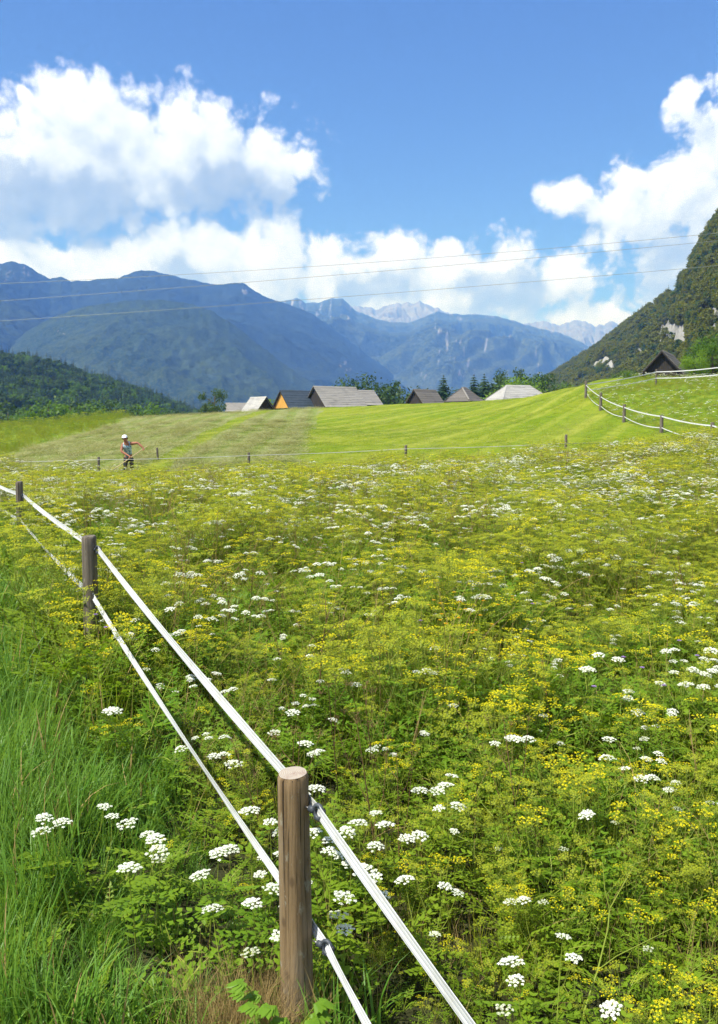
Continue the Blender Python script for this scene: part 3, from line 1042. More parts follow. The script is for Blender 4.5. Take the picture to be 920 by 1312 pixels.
# ------------------------------------------------------------------ barns
def shingle(name, a, b, scale=6):
    m, nt, p = new_mat(name)
    co = nt.n('ShaderNodeTexCoord').outputs['Object']
    ge = nt.n('ShaderNodeNewGeometry')
    n1 = nt.noise(nt.vmath('MULTIPLY', co, (5, 1, 1)), scale, 5, .7)
    c = nt.mix(nt.rng(n1, .3, .7), a, b)
    c = nt.mix(nt.math('MULTIPLY', ge.outputs['Random Per Island'], .6), c, tuple(x * .6 for x in a))
    n2 = nt.noise(co, .7, 3, .5)
    c = nt.mix(nt.rng(n2, .5, .75, 0, .5), c, tuple(x * .6 for x in b))
    link(nt, c, p.inputs['Base Color'])
    p.inputs['Roughness'].default_value = .85
    bp = nt.n('ShaderNodeBump', ins={'Strength': .5, 'Distance': .03, 'Height': n1})
    link(nt, bp.outputs[0], p.inputs['Normal'])
    return m


M['roof_grey'] = shingle('weathered_grey_shingle', (.31, .29, .265), (.18, .168, .152))
M['roof_pale'] = shingle('pale_weathered_shingle', (.42, .405, .38), (.26, .25, .235))
M['roof_dark'] = shingle('dark_weathered_shingle', (.15, .135, .12), (.08, .072, .065))
M['roof_metal'] = flat_mat('dark_blue_sheet_roof', (.045, .06, .075), (.03, .042, .055), 2, .45)
M['wood_dark'] = flat_mat('old_dark_planks', (.045, .037, .03), (.018, .015, .013), 3, .9, .4, 12, (6, 6, .4))
M['wood_new'] = flat_mat('fresh_orange_planks', (.62, .33, .07), (.50, .25, .05), 3, .7, .3, 12, (6, 6, .4))
M['wood_grey'] = flat_mat('grey_timber', (.20, .18, .155), (.11, .098, .085), 4, .9, .4, 14, (5, 5, .4))
M['stone'] = flat_mat('pale_plaster', (.5, .48, .44), (.38, .36, .33), 3, .9, .2)


def barn(name, apex, L, Wd, rise, wall, yaw, Y, roof, gable, label, cat='barn', hip=0.0, courses=7, posts=False, over=.35, group=None, wallm=None):
    """ridge starts over the near gable at the photo pixel APEX and runs L metres in plan direction YAW; built in local axes: x along the ridge"""
    a = P(apex[0], apex[1], Y)
    zr = a.z
    ze = zr - rise
    z0 = ze - wall
    root = empty(name, (a.x, a.y, z0), yaw)
    hz, he = rise + wall, wall
    w2 = Wd / 2
    wallm = wallm or M['wood_dark']
    wb = MB()
    t = .12
    if posts:
        for x in (.15, L * .5, L - .15):
            for y in (-w2 + .2, w2 - .2):
                pm = MB()
                pm.box((x, y, he / 2 - .3), (.09, 0, 0), (0, .09, 0), (0, 0, he / 2 + .3), wallm)
                pm.build('post', root)
        wb.box((L / 2, w2 - .12, he / 2 - .25), (L / 2 - .3, 0, 0), (0, .05, 0), (0, 0, he / 2 + .22), wallm)
        wb.box((L - .12, 0, he / 2 - .25), (.05, 0, 0), (0, w2 - .24, 0), (0, 0, he / 2 + .22), wallm)
    else:
        for s in (-1, 1):
            wb.box((L / 2, s * (w2 - .08), he / 2 - .25), (L / 2, 0, 0), (0, .07, 0), (0, 0, he / 2 + .25), wallm)
        for x in (.07, L - .07):
            wb.box((x, 0, he / 2 - .25), (.068, 0, 0), (0, w2 - .16, 0), (0, 0, he / 2 + .248), wallm)
    wb.build('wall', root)
    if hip < .5:
        for x, sgn in ((0, 1), (L, -1)):
            gb = MB()
            n_ = int(Wd / .22)
            for i in range(n_):               # vertical boards, each a hair apart, with a stepped joint
                y0, y1 = -w2 + Wd * i / n_ + .006, -w2 + Wd * (i + 1) / n_ - .006
                h0, h1 = [he + rise * (1 - abs(y) / w2) - .05 for y in (y0, y1)]
                d = .012 * (i % 2)
                xs = x + sgn * d
                lo = he - .02 + .0
                xb = xs + sgn * .05
                A = [(xs, y0, lo), (xs, y1, lo), (xs, y1, max(h1, lo + .01)), (xs, y0, max(h0, lo + .01))]
                B = [(xb, y0, lo), (xb, y1, lo), (xb, y1, max(h1, lo + .01)), (xb, y0, max(h0, lo + .01))]
                gb.poly(A, gable)
                gb.poly(B[::-1], gable)
                for q in range(4):
                    gb.poly([A[q], B[q], B[(q + 1) % 4], A[(q + 1) % 4]], gable)
            gb.build('gable', root)
    rf = MB()
    ln = math.hypot(w2, rise)
    for s in (-1, 1):
        for i in range(courses):
            f0, f1 = i / courses, (i + 1.12) / courses
            if i == courses - 1:
                f1 = 1 + over / ln
            lift = .075
            def pt(f, x, up):
                return Vector((x, s * w2 * f, hz - rise * f + up))
            def xr(f, end):
                ff_ = min(f, 1.0)
                if hip > 0:
                    return (-over + hip * (1 - ff_) + over * (1 - ff_)) if end == 0 else (L + over - hip * (1 - ff_) - over * (1 - ff_))
                return -over if end == 0 else L + over
            nseg = max(2, int(L / 1.1))
            for k in range(nseg):
                u0, u1 = k / nseg, (k + 1) / nseg
                jit = RNG.uniform(-.012, .012)
                X00, X01 = xr(f0, 0) * (1 - u0) + xr(f0, 1) * u0, xr(f0, 0) * (1 - u1) + xr(f0, 1) * u1
                X10, X11 = xr(f1, 0) * (1 - u0) + xr(f1, 1) * u0, xr(f1, 0) * (1 - u1) + xr(f1, 1) * u1
                top = [pt(f0, X00, .06 + jit), pt(f0, X01, .06 + jit), pt(f1, X11, .06 + lift + jit), pt(f1, X10, .06 + lift + jit)]
                bot = [v - Vector((0, 0, .05)) for v in top]
                rf.poly(top if s < 0 else top[::-1], roof)
                rf.poly(bot[::-1] if s < 0 else bot, roof)
                for q in range(4):
                    rf.poly([top[q], bot[q], bot[(q + 1) % 4], top[(q + 1) % 4]], roof)
    if hip > 0:
        for e, sx in ((0, -1), (1, 1)):
            for i in range(courses):
                f0, f1 = i / courses, (i + 1.1) / courses
                if i == courses - 1:
                    f1 = 1 + over / ln
                def q_(f, yy, up):
                    ff_ = min(f, 1.0)
                    x = (hip * (1 - ff_) - over * ff_) if e == 0 else (L - hip * (1 - ff_) + over * ff_)
                    return Vector((x, yy * w2 * f, hz - rise * f + up))
                top = [q_(f0, -1, .065), q_(f0, 1, .065), q_(f1, 1, .10), q_(f1, -1, .10)]
                bot = [v - Vector((0, 0, .05)) for v in top]
                rf.poly(top, roof)
                rf.poly(bot[::-1], roof)
                for q in range(4):
                    rf.poly([top[q], bot[q], bot[(q + 1) % 4], top[(q + 1) % 4]], roof)
    ro = rf.build('roof', root)
    rc = MB()
    for s in (-1, 1):
        sl_ = Vector((0, s * w2, -rise)).normalized()
        nn = Vector((0, s * rise, w2)).normalized()
        x0, x1 = (hip, L - hip) if hip else (-over - .02, L + over + .02)
        rc.box(Vector(((x0 + x1) / 2, 0, hz + .125)) + sl_ * .14, ((x1 - x0) / 2, 0, 0), sl_ * .15, nn * .018, roof)
    if hip:
        for e in (0, 1):
            for s in (-1, 1):
                A = Vector((hip if e == 0 else L - hip, 0, hz + .09))
                B = Vector((-over if e == 0 else L + over, s * w2, he + .11))
                d = (B - A)
                sd_ = d.cross(Vector((0, 0, 1))).normalized()
                rc.box((A + B) / 2, d / 2, sd_ * .12, d.cross(sd_).normalized() * .02, M['roof_pale'] if roof is M['roof_pale'] else M['roof_grey'])
    rc.build('ridge_cap', ro)
    if hip < .5:                                   # barge boards under the eaves of the near gable
        for x in (-over + .02, L + over - .02):
            bb = MB()
            for s in (-1, 1):
                sl_ = Vector((0, s * w2, -rise)).normalized()
                nn = Vector((0, s * rise, w2)).normalized()
                bb.box(Vector((x, 0, hz - .07)) + sl_ * (ln + over) / 2, (.018, 0, 0), sl_ * (ln + over) / 2, nn * .07, wallm)
            bb.build('barge_board', root)
    tag(root, label, cat, group)
    return root


gb_ = 'barns behind the hay field'
barn('shingled_barn', (291, 517), 4.0, 4.0, 1.5, 2.0, R(8), 175, M['roof_grey'], M['wood_dark'], 'low grey shingled barn roof farthest left, mostly hidden', 'barn', group=gb_)
barn('shingled_barn', (340, 509), 3.7, 4.0, 2.3, 1.8, R(180 - 46), 150, M['roof_pale'], M['wood_dark'], 'small barn with bright pale roof sloping left and dark gable on its right', 'barn', group=gb_)
barn('timber_barn', (361, 500.6), 5.6, 5.9, 2.85, 1.9, R(33), 150, M['roof_metal'], M['wood_new'], 'barn with fresh orange plank gable and dark blue sheet roof', 'barn', group=gb_, posts=True)
barn('shingled_barn', (403.6, 495.4), 7.7, 7.4, 3.3, 2.2, R(33), 150, M['roof_grey'], M['wood_dark'], 'largest barn with a long grey shingle roof and black gable', 'barn', group=gb_, courses=11)
barn('shingled_barn', (453, 500.4), 3.9, 5.6, 2.4, 2.2, R(33), 156, M['roof_grey'], M['wood_dark'], 'grey roofed barn joined to the right end of the largest one', 'barn', group=gb_, courses=9)
barn('shingled_barn', (532, 499.5), 4.0, 4.2, 2.15, 2.0, R(38), 140, M['roof_dark'], M['wood_dark'], 'dark brown barn with banded roof and black gable, right of the thin trees', 'barn', group=gb_, courses=6)
barn('shingled_barn', (587, 496.5), 3.6, 4.4, 2.0, 2.0, R(52), 142, M['roof_dark'], M['wood_dark'], 'small dark hipped roof barn below the pair of spruces', 'barn', group=gb_, hip=1.2, courses=6)
barn('shingled_barn', (634, 494), 8.2, 6.0, 2.3, 2.0, R(21), 138, M['roof_pale'], M['wood_dark'], 'barn with wide pale hipped roof at the right of the row', 'barn', group=gb_, hip=2.0, courses=8)
barn('plank_barn', (849, 450), 7.0, 5.6, 3.15, 1.2, R(62), 100, M['roof_dark'], M['wood_dark'], 'dark plank barn on the slope with its gable facing the meadow', 'barn', courses=9, over=.5)

# ------------------------------------------------------------------ power lines
wm = flat_mat('aluminium_wire', (.27, .28, .29), (.22, .23, .24), 2, .5, metal=.4)
for pts_, lb_ in (([(-700, 352), (0, 362), (150, 357.5), (300, 350), (460, 337.5), (600, 325), (730, 315), (920, 300), (1500, 250)], 'topmost of the three power cables crossing the mountains'),
                  ([(-700, 410), (0, 385), (150, 376), (300, 363), (460, 349), (600, 337), (730, 328), (920, 308), (1500, 240)], 'middle of the three power cables crossing the mountains'),
                  ([(-700, 440), (0, 411), (150, 402), (300, 391), (460, 378), (600, 367), (730, 358), (920, 340), (1500, 285)], 'lowest of the three power cables crossing the mountains')):
    xs = np.array([q[0] for q in pts_], float)
    co = np.polyfit(xs[1:-1], [q[1] for q in pts_[1:-1]], 2)
    mb = MB()
    X = np.linspace(-600, 1500, 60)
    mb.tube([P(x, np.polyval(co, x), 130) for x in X], .026, 5, wm)
    o = mb.build('power_cable', smooth=True)
    tag(o, lb_, 'cable', 'power cables over the valley')

# ------------------------------------------------------------------ electric tape fences
def post_mat(name, a, b, g):
    m, nt, p = new_mat(name)
    co = nt.n('ShaderNodeTexCoord').outputs['Object']
    s1 = nt.noise(nt.vmath('MULTIPLY', co, (38, 38, 1.6)), 1.0, 6, .65)
    kn = nt.n('ShaderNodeTexVoronoi', ins={'Scale': 1.0, 'Vector': nt.vmath('MULTIPLY', co, (11, 11, 5.5))}).outputs['Distance']
    s2 = nt.noise(nt.vmath('MULTIPLY', co, (7, 7, 1.2)), 1.0, 4, .6)
    s3 = nt.noise(nt.vmath('MULTIPLY', co, (75, 75, 1.0)), 1.0, 4, .6)
    c = nt.mix(nt.rng(s1, .3, .7), a, b)
    c = nt.mix(nt.rng(s2, .4, .65, 0, .75), c, g)
    c = nt.mix(nt.rng(s3, .56, .64, 0, .9), c, (.025, .018, .012))
    c = nt.mix(nt.rng(kn, .06, .16, .5, 0), c, (.05, .03, .018))
    c = nt.mix(nt.rng(nt.noise(nt.vmath('MULTIPLY', co, (16, 16, 9)), 1.0, 5, .7), .58, .68, 0, .55), c, (.30, .29, .22))
    link(nt, c, p.inputs['Base Color'])
    p.inputs['Roughness'].default_value = .85
    p.inputs['Specular IOR Level'].default_value = .15
    bp = nt.n('ShaderNodeBump', ins={'Strength': 1.0, 'Distance': .012, 'Height': nt.math('SUBTRACT', s1, nt.rng(s3, .6, .72))})
    link(nt, bp.outputs[0], p.inputs['Normal'])
    return m


M['post'] = post_mat('brown_weathered_post', (.25, .17, .09), (.12, .078, .04), (.21, .17, .115))
M['post_grey'] = post_mat('grey_weathered_post', (.17, .145, .115), (.085, .07, .055), (.13, .12, .10))
m, nt, p = new_mat('sawn_end_grain')
co = nt.n('ShaderNodeTexCoord').outputs['Object']
rr_ = nt.vmath('LENGTH', nt.vmath('MULTIPLY', nt.vmath('ADD', co, (.008, -.006, 0)), (1, 1, 0)))
rg = nt.math('SINE', nt.math('ADD', nt.math('MULTIPLY', rr_, 900), nt.math('MULTIPLY', nt.noise(co, 30, 3), 5)))
c = nt.mix(nt.rng(rg, -1, 1), (.36, .31, .25), (.25, .205, .16))
c = nt.mix(nt.rng(nt.noise(co, 22, 5, .7), .45, .68, 0, .9), c, (.20, .13, .10))
link(nt, c, p.inputs['Base Color'])
p.inputs['Roughness'].default_value = .85
M['end_grain'] = m
M['black_plastic'] = flat_mat('black_plastic', (.02, .021, .023), (.035, .036, .038), 20, .45)
M['grey_plastic'] = flat_mat('dark_grey_plastic', (.06, .07, .08), (.035, .04, .05), 20, .5)
M['screw'] = flat_mat('zinc_screw', (.3, .29, .28), (.2, .19, .18), 20, .4, metal=.8)
m, nt, p = new_mat('woven_white_tape')
at = nt.n('ShaderNodeUVMap').outputs[0]
su = nt.n('ShaderNodeSeparateXYZ', ins={0: at})
wv_ = nt.math('SINE', nt.math('MULTIPLY', su.outputs[1], 2 * PI * 3))
ln_ = nt.rng(wv_, .72, .95)
we = nt.math('SINE', nt.math('MULTIPLY', su.outputs[0], 2 * PI * 160))
c = nt.mix(nt.math('MULTIPLY', ln_, .8), (.66, .66, .67), (.22, .23, .27))
c = nt.mix(nt.rng(nt.noise(nt.n('ShaderNodeTexCoord').outputs['Object'], 9, 5, .7), .45, .7, 0, .5), c, (.40, .39, .32))
link(nt, c, p.inputs['Base Color'])
p.inputs['Roughness'].default_value = .5
bp = nt.n('ShaderNodeBump', ins={'Strength': .35, 'Distance': .001, 'Height': nt.math('ADD', we, nt.math('MULTIPLY', wv_, .8))})
link(nt, bp.outputs[0], p.inputs['Normal'])
M['tape'] = m
M['tape_old'] = flat_mat('dull_grey_tape', (.50, .51, .47), (.36, .37, .33), 3, .7)


def fence_post(root, x, y, h, rad, seed, grey=True, lean=(0, 0), nside=28, z0=None):
    r = np.random.default_rng(seed)
    z0 = gz(x, y) if z0 is None else z0
    mb = MB()
    rings = 26 if nside > 12 else 6
    zs = list(np.linspace(-.35, h - .012, rings)) + [h]
    for i, z in enumerate(zs):
        rd = rad * (1.06 - .10 * z / h) - (.006 if i == len(zs) - 1 else 0)
        for j in range(nside):
            a = 2 * PI * j / nside
            q = rd * (1 + .05 * perlin(math.cos(a) * 1.2 + seed, math.sin(a) * 1.2 + z * .6, seed) + .022 * perlin(a * 5, z * .5, seed + 3) - .03 * max(0, 1 - abs(((a - .9 - .12 * math.sin(z * 3)) + PI) % (2 * PI) - PI) / .16))
            top = 0 if i < len(zs) - 2 else .006 * math.cos(a - 1)
            mb.v.append((q * math.cos(a) + lean[0] * z, q * math.sin(a) + lean[1] * z, z + float(top)))
    k = mb.mi(M['post_grey'] if grey else M['post'])
    for i in range(len(zs) - 1):
        for j in range(nside):
            q = (j + 1) % nside
            mb.f.append((i * nside + j, i * nside + q, (i + 1) * nside + q, (i + 1) * nside + j))
            mb.m.append(k)
    o = mb.build('post', root, True)
    o.location = (x - root.location.x, y - root.location.y, z0 - root.location.z)
    cp = MB()
    b = (len(zs) - 1) * nside
    ring = [Vector(v) for v in mb.v[b:b + nside]]
    cen = sum(ring, Vector()) / nside + Vector((0, 0, .0))
    mid = [cen + (v - cen) * .55 + Vector((0, 0, .002 * float(perlin(v.x * 90, v.y * 90, seed)))) for v in ring]
    cp.v = [tuple(v + Vector((0, 0, .0005))) for v in ring + mid] + [tuple(cen)]
    kk = cp.mi(M['end_grain'] if not grey else M['post_grey'])
    for j in range(nside):
        q = (j + 1) % nside
        cp.f += [(j, q, nside + q, nside + j), (nside + j, nside + q, 2 * nside)]
        cp.m += [kk, kk]
    c_ = cp.build('sawn_top', o, True)
    return o, z0


def tape(root, pts, width, name='tape', sag=.0, twist=0.0, thick=.0012, n_per=24, seed=0, mat='tape'):
    """a woven ribbon through the given world points"""
    r = np.random.default_rng(seed)
    path = []
    for a, b in zip(pts[:-1], pts[1:]):
        for i in range(n_per):
            t = i / n_per
            q = Vector(a).lerp(Vector(b), t)
            q.z -= sag * 4 * t * (1 - t)
            path.append(q)
    path.append(Vector(pts[-1]))
    mb = MB()
    L = 0
    uv = []
    for i, q in enumerate(path):
        t = (path[min(i + 1, len(path) - 1)] - path[max(i - 1, 0)]).normalized()
        s = t.cross(Vector((0, 0, 1))).normalized()
        u = s.cross(t).normalized()
        ang = twist * float(perlin(i * .11 + seed, seed * 3.1, 3))
        w = u * math.cos(ang) + s * math.sin(ang)
        nn = t.cross(w)
        if i:
            L += (q - path[i - 1]).length
        for j in range(5):
            f = j / 4 - .5
            bow = .0018 * math.cos(f * PI)
            mb.v.append(tuple(q - root.location + w * f * width + nn * (bow + thick / 2)))
        for j in range(5):
            f = .5 - j / 4
            bow = .0018 * math.cos(f * PI)
            mb.v.append(tuple(q - root.location + w * f * width + nn * (bow - thick / 2)))
        uv.append([(L, j / 4) for j in range(5)] + [(L, 1 - j / 4) for j in range(5)])
    k = mb.mi(M[mat])
    fu = []
    for i in range(len(path) - 1):
        for j in range(10):
            q = (j + 1) % 10
            mb.f.append((i * 10 + j, i * 10 + q, (i + 1) * 10 + q, (i + 1) * 10 + j))
            mb.m.append(k)
            fu += [uv[i][j], uv[i][q], uv[i + 1][q], uv[i + 1][j]]
    me = mb.mesh(name)
    lay = me.uv_layers.new(name='UVMap')
    lay.data.foreach_set('uv', np.array(fu, np.float32).ravel())
    o = bpy.data.objects.new(name, me)
    COL.objects.link(o)
    o.parent = root
    return o


def insulator(post, at, side, big=True):
    """ring insulator screwed into the post: AT is the world point of the tape, SIDE points away from the post axis"""
    pl = post.parent.location + post.location
    a = Vector(at) - pl
    side = Vector((a.x, a.y, 0)).normalized()
    mb = MB()
    s = .026
    ring = [a + (side * math.cos(t) * .9 + Vector((0, 0, 1)) * math.sin(t)) * s for t in np.linspace(0, 2 * PI, 15)]
    mb.tube(ring, .008, 7, M['grey_plastic'], False)
    mb.tube([a - side * s * .8, a - side * (s + .022)], [.015, .012], 9, M['grey_plastic'])
    mb.tube([a - side * .02 + Vector((0, 0, -.028)), a + Vector((0, 0, -.03)), a + side * .024 + Vector((0, 0, -.024))], .007, 6, M['grey_plastic'])
    mb.tube([a + side * .024 + Vector((0, .0, -.02)), a + side * .030 + Vector((0, 0, .014))], [.010, .008], 6, M['black_plastic'])
    o = mb.build('insulator', post, True)
    sc = MB()
    sc.tube([a - side * (s + .02), a - side * (s + .045)], .0035, 6, M['screw'])
    sc.build('screw', o, True)
    return o


# near fence
fr = empty('tape_fence', (float(NEAR_FENCE[1][0]), 3.3, gz(float(NEAR_FENCE[1][0]), 3.3)))
tag(fr, 'nearest fence of round wooden posts with two white tapes running to the left', 'fence', 'electric tape fences')
def at_px(px, py, Y):
    return P(px, py, Y)
posts_px = [(375, 990, 3.36, .062, False, (-.012, 0)), (114, 687, 7.3, .0605, True, (0, 0)), (24.5, 617, 12.5, .05, True, (.0, 0))]
po = []
for i, (px, py, Y, rad, gy, ln) in enumerate(posts_px):
    q = P(px, py, Y)
    z0 = gz(q.x, Y)
    o, _ = fence_post(fr, q.x - ln[0] * (q.z - z0), Y, q.z - z0, rad, 60 + i, gy, ln)
    po.append((o, q, z0))
up = [P(610, 1312, 2.22) + (P(610, 1312, 2.22) - P(408, 1040, 3.28)) * 2.0, P(408, 1040, 3.28), P(125.5, 704, 7.26), P(30, 635, 12.45), Vector((-7.6, 18.4, gz(-7.6, 18.4) + .8))]
lo = [P(476, 1312, 2.75) + (P(476, 1312, 2.75) - P(419, 1214, 3.26)) * 2.0, P(419, 1214, 3.26), P(119, 764, 7.26), P(26, 666, 12.45), Vector((-7.6, 18.4, gz(-7.6, 18.4) + .4))]
o4, _ = fence_post(fr, -7.66, 18.4, 1.0, .05, 66, True)
# a post out of the picture carries the near end of the tapes
tape(fr, up, .056, sag=.028, twist=.30, seed=1)
tape(fr, lo, .048, sag=.035, twist=.45, seed=4)
sidev = (.86, .5, 0)
for k, (o, q, z0) in enumerate(po):
    insulator(o, up[k + 1], sidev)
    insulator(o, lo[k + 1], sidev)

# far fence
f2 = empty('tape_fence', (float(ff[3][0]), float(ff[3][1]), gz(ff[3][0], ff[3][1])))
tag(f2, 'far straight fence of thin posts and tape between the flowers and the mown field', 'fence', 'electric tape fences')
for i, ((a, b, Y), tp) in enumerate(zip(FAR_FENCE, (590, 588, 585.5, 580, 570.5, 557, None))):
    if tp is None:
        continue
    q = P(a, tp, Y)
    z0 = gz(q.x, Y)
    fence_post(f2, q.x, Y, max(q.z - z0, .5), .05, 70 + i, True, (.01 * (i % 3 - 1), 0), 10)
q = P(202, 573.5, 37.5)
q2 = P(200, 575, 37.5)
tp_ = [P(a, b, Y) for a, b, Y in ((-420, 594, 37), (-60, 592, 36), (126, 589, 32.9), (319, 583.5, 32.4), (520, 575, 31.9), (725, 568, 31.9), (913, 563, 37.9))]
tape(f2, tp_, .018, sag=.03, n_per=8, mat='tape_old')
tape(f2, [v - Vector((0, 0, .42)) for v in tp_], .018, sag=.05, n_per=8, mat='tape_old')
ob, _ = fence_post(empty('leaning_stake', (q.x, 37.5, gz(q.x, 37.5))), q.x, 37.5, q.z - gz(q.x, 37.5), .045, 88, True, (-.05, 0), 10)
st_ = ob.parent
tag(st_, 'single weathered stake standing in the hay right of the person', 'stake')

# slope fence: one line down the bank and one back towards the right
f3 = empty('tape_fence', (float(rw[2][0]), float(rw[2][1]), gz(rw[2][0], rw[2][1])))
tag(f3, 'slope fence whose white tape runs from the knoll down to the right', 'fence', 'electric tape fences')
for i, (a, b, Y) in enumerate(ROW):
    q = P(a, b, Y)
    fence_post(f3, q.x, Y, q.z - gz(q.x, Y), .085, 90 + i, True, (0, 0), 10)
t_up = [P(a, b, Y - .1) for a, b, Y in ((1010, 566, 34), (913, 545.5, 38), (848, 533.5, 43), (800, 522, 48), (770, 508.5, 53), (751, 493.5, 57))]
t_lo = [P(a, b, Y - .1) for a, b, Y in ((1010, 590, 34), (913, 562, 38), (848, 548, 43), (800, 534, 48), (770, 520.5, 53), (752, 504.5, 57))]
tape(f3, t_up, .06, sag=.06, n_per=8)
tape(f3, t_lo, .045, sag=.14, n_per=8)
f4 = empty('tape_fence', (P(841, 476, 60).x, 60, gz(P(841, 476, 60).x, 60)))
tag(f4, 'upper fence with white tape passing in front of the dark wooden barn', 'fence', 'electric tape fences')
for i, (a, b, Y) in enumerate(((841, 473, 60), (931, 466, 55), (1040, 455, 50))):
    q = P(a, b, Y)
    fence_post(f4, q.x, Y, q.z - gz(q.x, Y), .06, 95 + i, True, (0, 0), 10)
tape(f4, [P(a, b, Y - .1) for a, b, Y in ((752, 493, 57), (841, 476.5, 60), (931, 469.5, 55), (1040, 458, 50))], .055, sag=.07, n_per=10)
tape(f4, [P(a, b, Y - .1) for a, b, Y in ((752, 500, 57), (841, 484.5, 60), (931, 479, 55), (1040, 468, 50))], .05, sag=.07, n_per=10)
# ------------------------------------------------------------------ plant builders
def blade(mb, x, y, z, az_, L, w, lean, bend, segs, mat, r):
    d = Vector((math.cos(az_), math.sin(az_), 0))
    tw = r.uniform(-.7, .7)
    s = Vector((-math.sin(az_ + tw), math.cos(az_ + tw), 0))
    p = Vector((x, y, z))
    b = len(mb.v)
    k = mb.mi(mat)
    for i in range(segs + 1):
        t = i / segs
        ww = w * (1 - t ** 1.6) * (.75 + .25 * min(1, t * 6)) * .5
        if i < segs:
            mb.v += [tuple(p - s * ww), tuple(p + s * ww)]
        else:
            mb.v.append(tuple(p))
        th = lean + bend * t * t
        p = p + (d * math.sin(th) + Vector((0, 0, math.cos(th)))) * (L / segs)
    for i in range(segs - 1):
        mb.f.append((b + 2 * i, b + 2 * i + 1, b + 2 * i + 3, b + 2 * i + 2))
        mb.m.append(k)
    mb.f.append((b + 2 * segs - 2, b + 2 * segs - 1, b + 2 * segs))
    mb.m.append(k)


def tuft(n, Lr, w, spread, mat, seed, lean=.35, bend=1.2, segs=4, dry=0.0):
    r = np.random.default_rng(seed)
    mb = MB()
    for i in range(n):
        q = r.normal(0, spread, 2)
        m_ = M['dry'] if r.random() < dry else mat
        blade(mb, q[0], q[1], -.02, r.uniform(0, 6.28), r.uniform(*Lr), w * r.uniform(.7, 1.3), abs(r.normal(0, lean)), r.uniform(.1, bend), segs, m_, r)
    return mb


def leaflet(mb, base, d, L, w, up, mat):
    d = d.normalized()
    s = d.cross(up).normalized()
    n_ = s.cross(d)
    p1, p2 = base + d * L * .35, base + d * L * .72
    mb.poly([base, p1 + s * w * .5 + n_ * w * .12, p2 + s * w * .33, base + d * L, p2 - s * w * .33, p1 - s * w * .5 + n_ * w * .12], mat)


def pinnate(mb, r, az_, L, lean, n, lw, mat, z0=.02, toothed=True):
    """a compound leaf arching out from the ground"""
    p = Vector((0, 0, z0))
    d2 = Vector((math.cos(az_), math.sin(az_), 0))
    side = Vector((-math.sin(az_), math.cos(az_), 0))
    pts = [p]
    for i in range(n):
        t = i / n
        th = lean + 1.1 * t
        d = d2 * math.sin(th) + Vector((0, 0, math.cos(th)))
        p = p + d * (L / n)
        pts.append(p)
        if i > n * .3:
            l = L * .26 * (1.15 - t) * r.uniform(.8, 1.2)
            up = Vector((0, 0, 1)) + d2 * -.3
            for s in (-1, 1):
                ld = (side * s + d * .55 + Vector((0, 0, r.uniform(-.25, .15))))
                leaflet(mb, p, ld, l, l * lw, up, mat)
                if toothed:
                    leaflet(mb, p + ld.normalized() * l * .35, ld + d * .9, l * .55, l * lw * .7, up, mat)
                    leaflet(mb, p + ld.normalized() * l * .45, ld - d * .9, l * .5, l * lw * .7, up, mat)
    leaflet(mb, p, pts[-1] - pts[-2], L * .16, L * .16 * lw, Vector((0, 0, 1)), mat)
    mb.tube(pts, [.0025] * (len(pts) - 1) + [.001], 3, M['stem'], False)


def umbel(mb, top, axis, Rd, nray, nfl, fs, mat, stem, r, flat=.35, sub=.15, oct_=False):
    """a compound umbel: rays from one point carry small heads of florets"""
    axis = Vector(axis).normalized()
    a = axis.orthogonal().normalized()
    b = axis.cross(a)
    top = Vector(top)
    for i in range(nray):
        q = math.sqrt((i + .5) / nray)
        ph = i * 2.39996 + r.uniform(-.25, .25)
        rad = Rd * q * r.uniform(.88, 1.06)
        c_ = top + (a * math.cos(ph) + b * math.sin(ph)) * rad + axis * (Rd * (.75 - flat * q * q) + r.uniform(-.06, .06) * Rd)
        w = .0008 + fs * .08
        sd_ = (c_ - top).cross(axis)
        sd_ = sd_.normalized() * w if sd_.length > 1e-6 else a * w
        mb.poly([top - sd_, top + sd_, c_ + sd_ * .6, c_ - sd_ * .6], stem)
        hr = Rd * sub * r.uniform(.8, 1.15)
        for k in range(nfl):
            qq = math.sqrt((k + .5) / nfl)
            p2 = k * 2.39996 + ph
            out = (a * math.cos(p2) + b * math.sin(p2))
            fc = c_ + out * hr * qq + axis * hr * (.5 - .7 * qq * qq)
            n_ = (axis * 1.2 + out * qq * .9 + Vector(tuple(r.normal(0, .3, 3)))).normalized()
            u = n_.orthogonal().normalized()
            u = Matrix.Rotation(r.uniform(0, 3), 3, n_) @ u
            v = n_.cross(u)
            e = fs * r.uniform(.75, 1.2) * .5
            mb.poly([fc + u * e, fc + v * e, fc - u * e, fc - v * e], mat)


def umbel_head(Rd, nray, nfl, fs, mat, seed, stem=None, flat=.35, sub=.16):
    mb = MB()
    umbel(mb, (0, 0, 0), (0, 0, 1), Rd, nray, nfl, fs, mat, stem or M['stem'], np.random.default_rng(seed), flat, sub)
    return mb


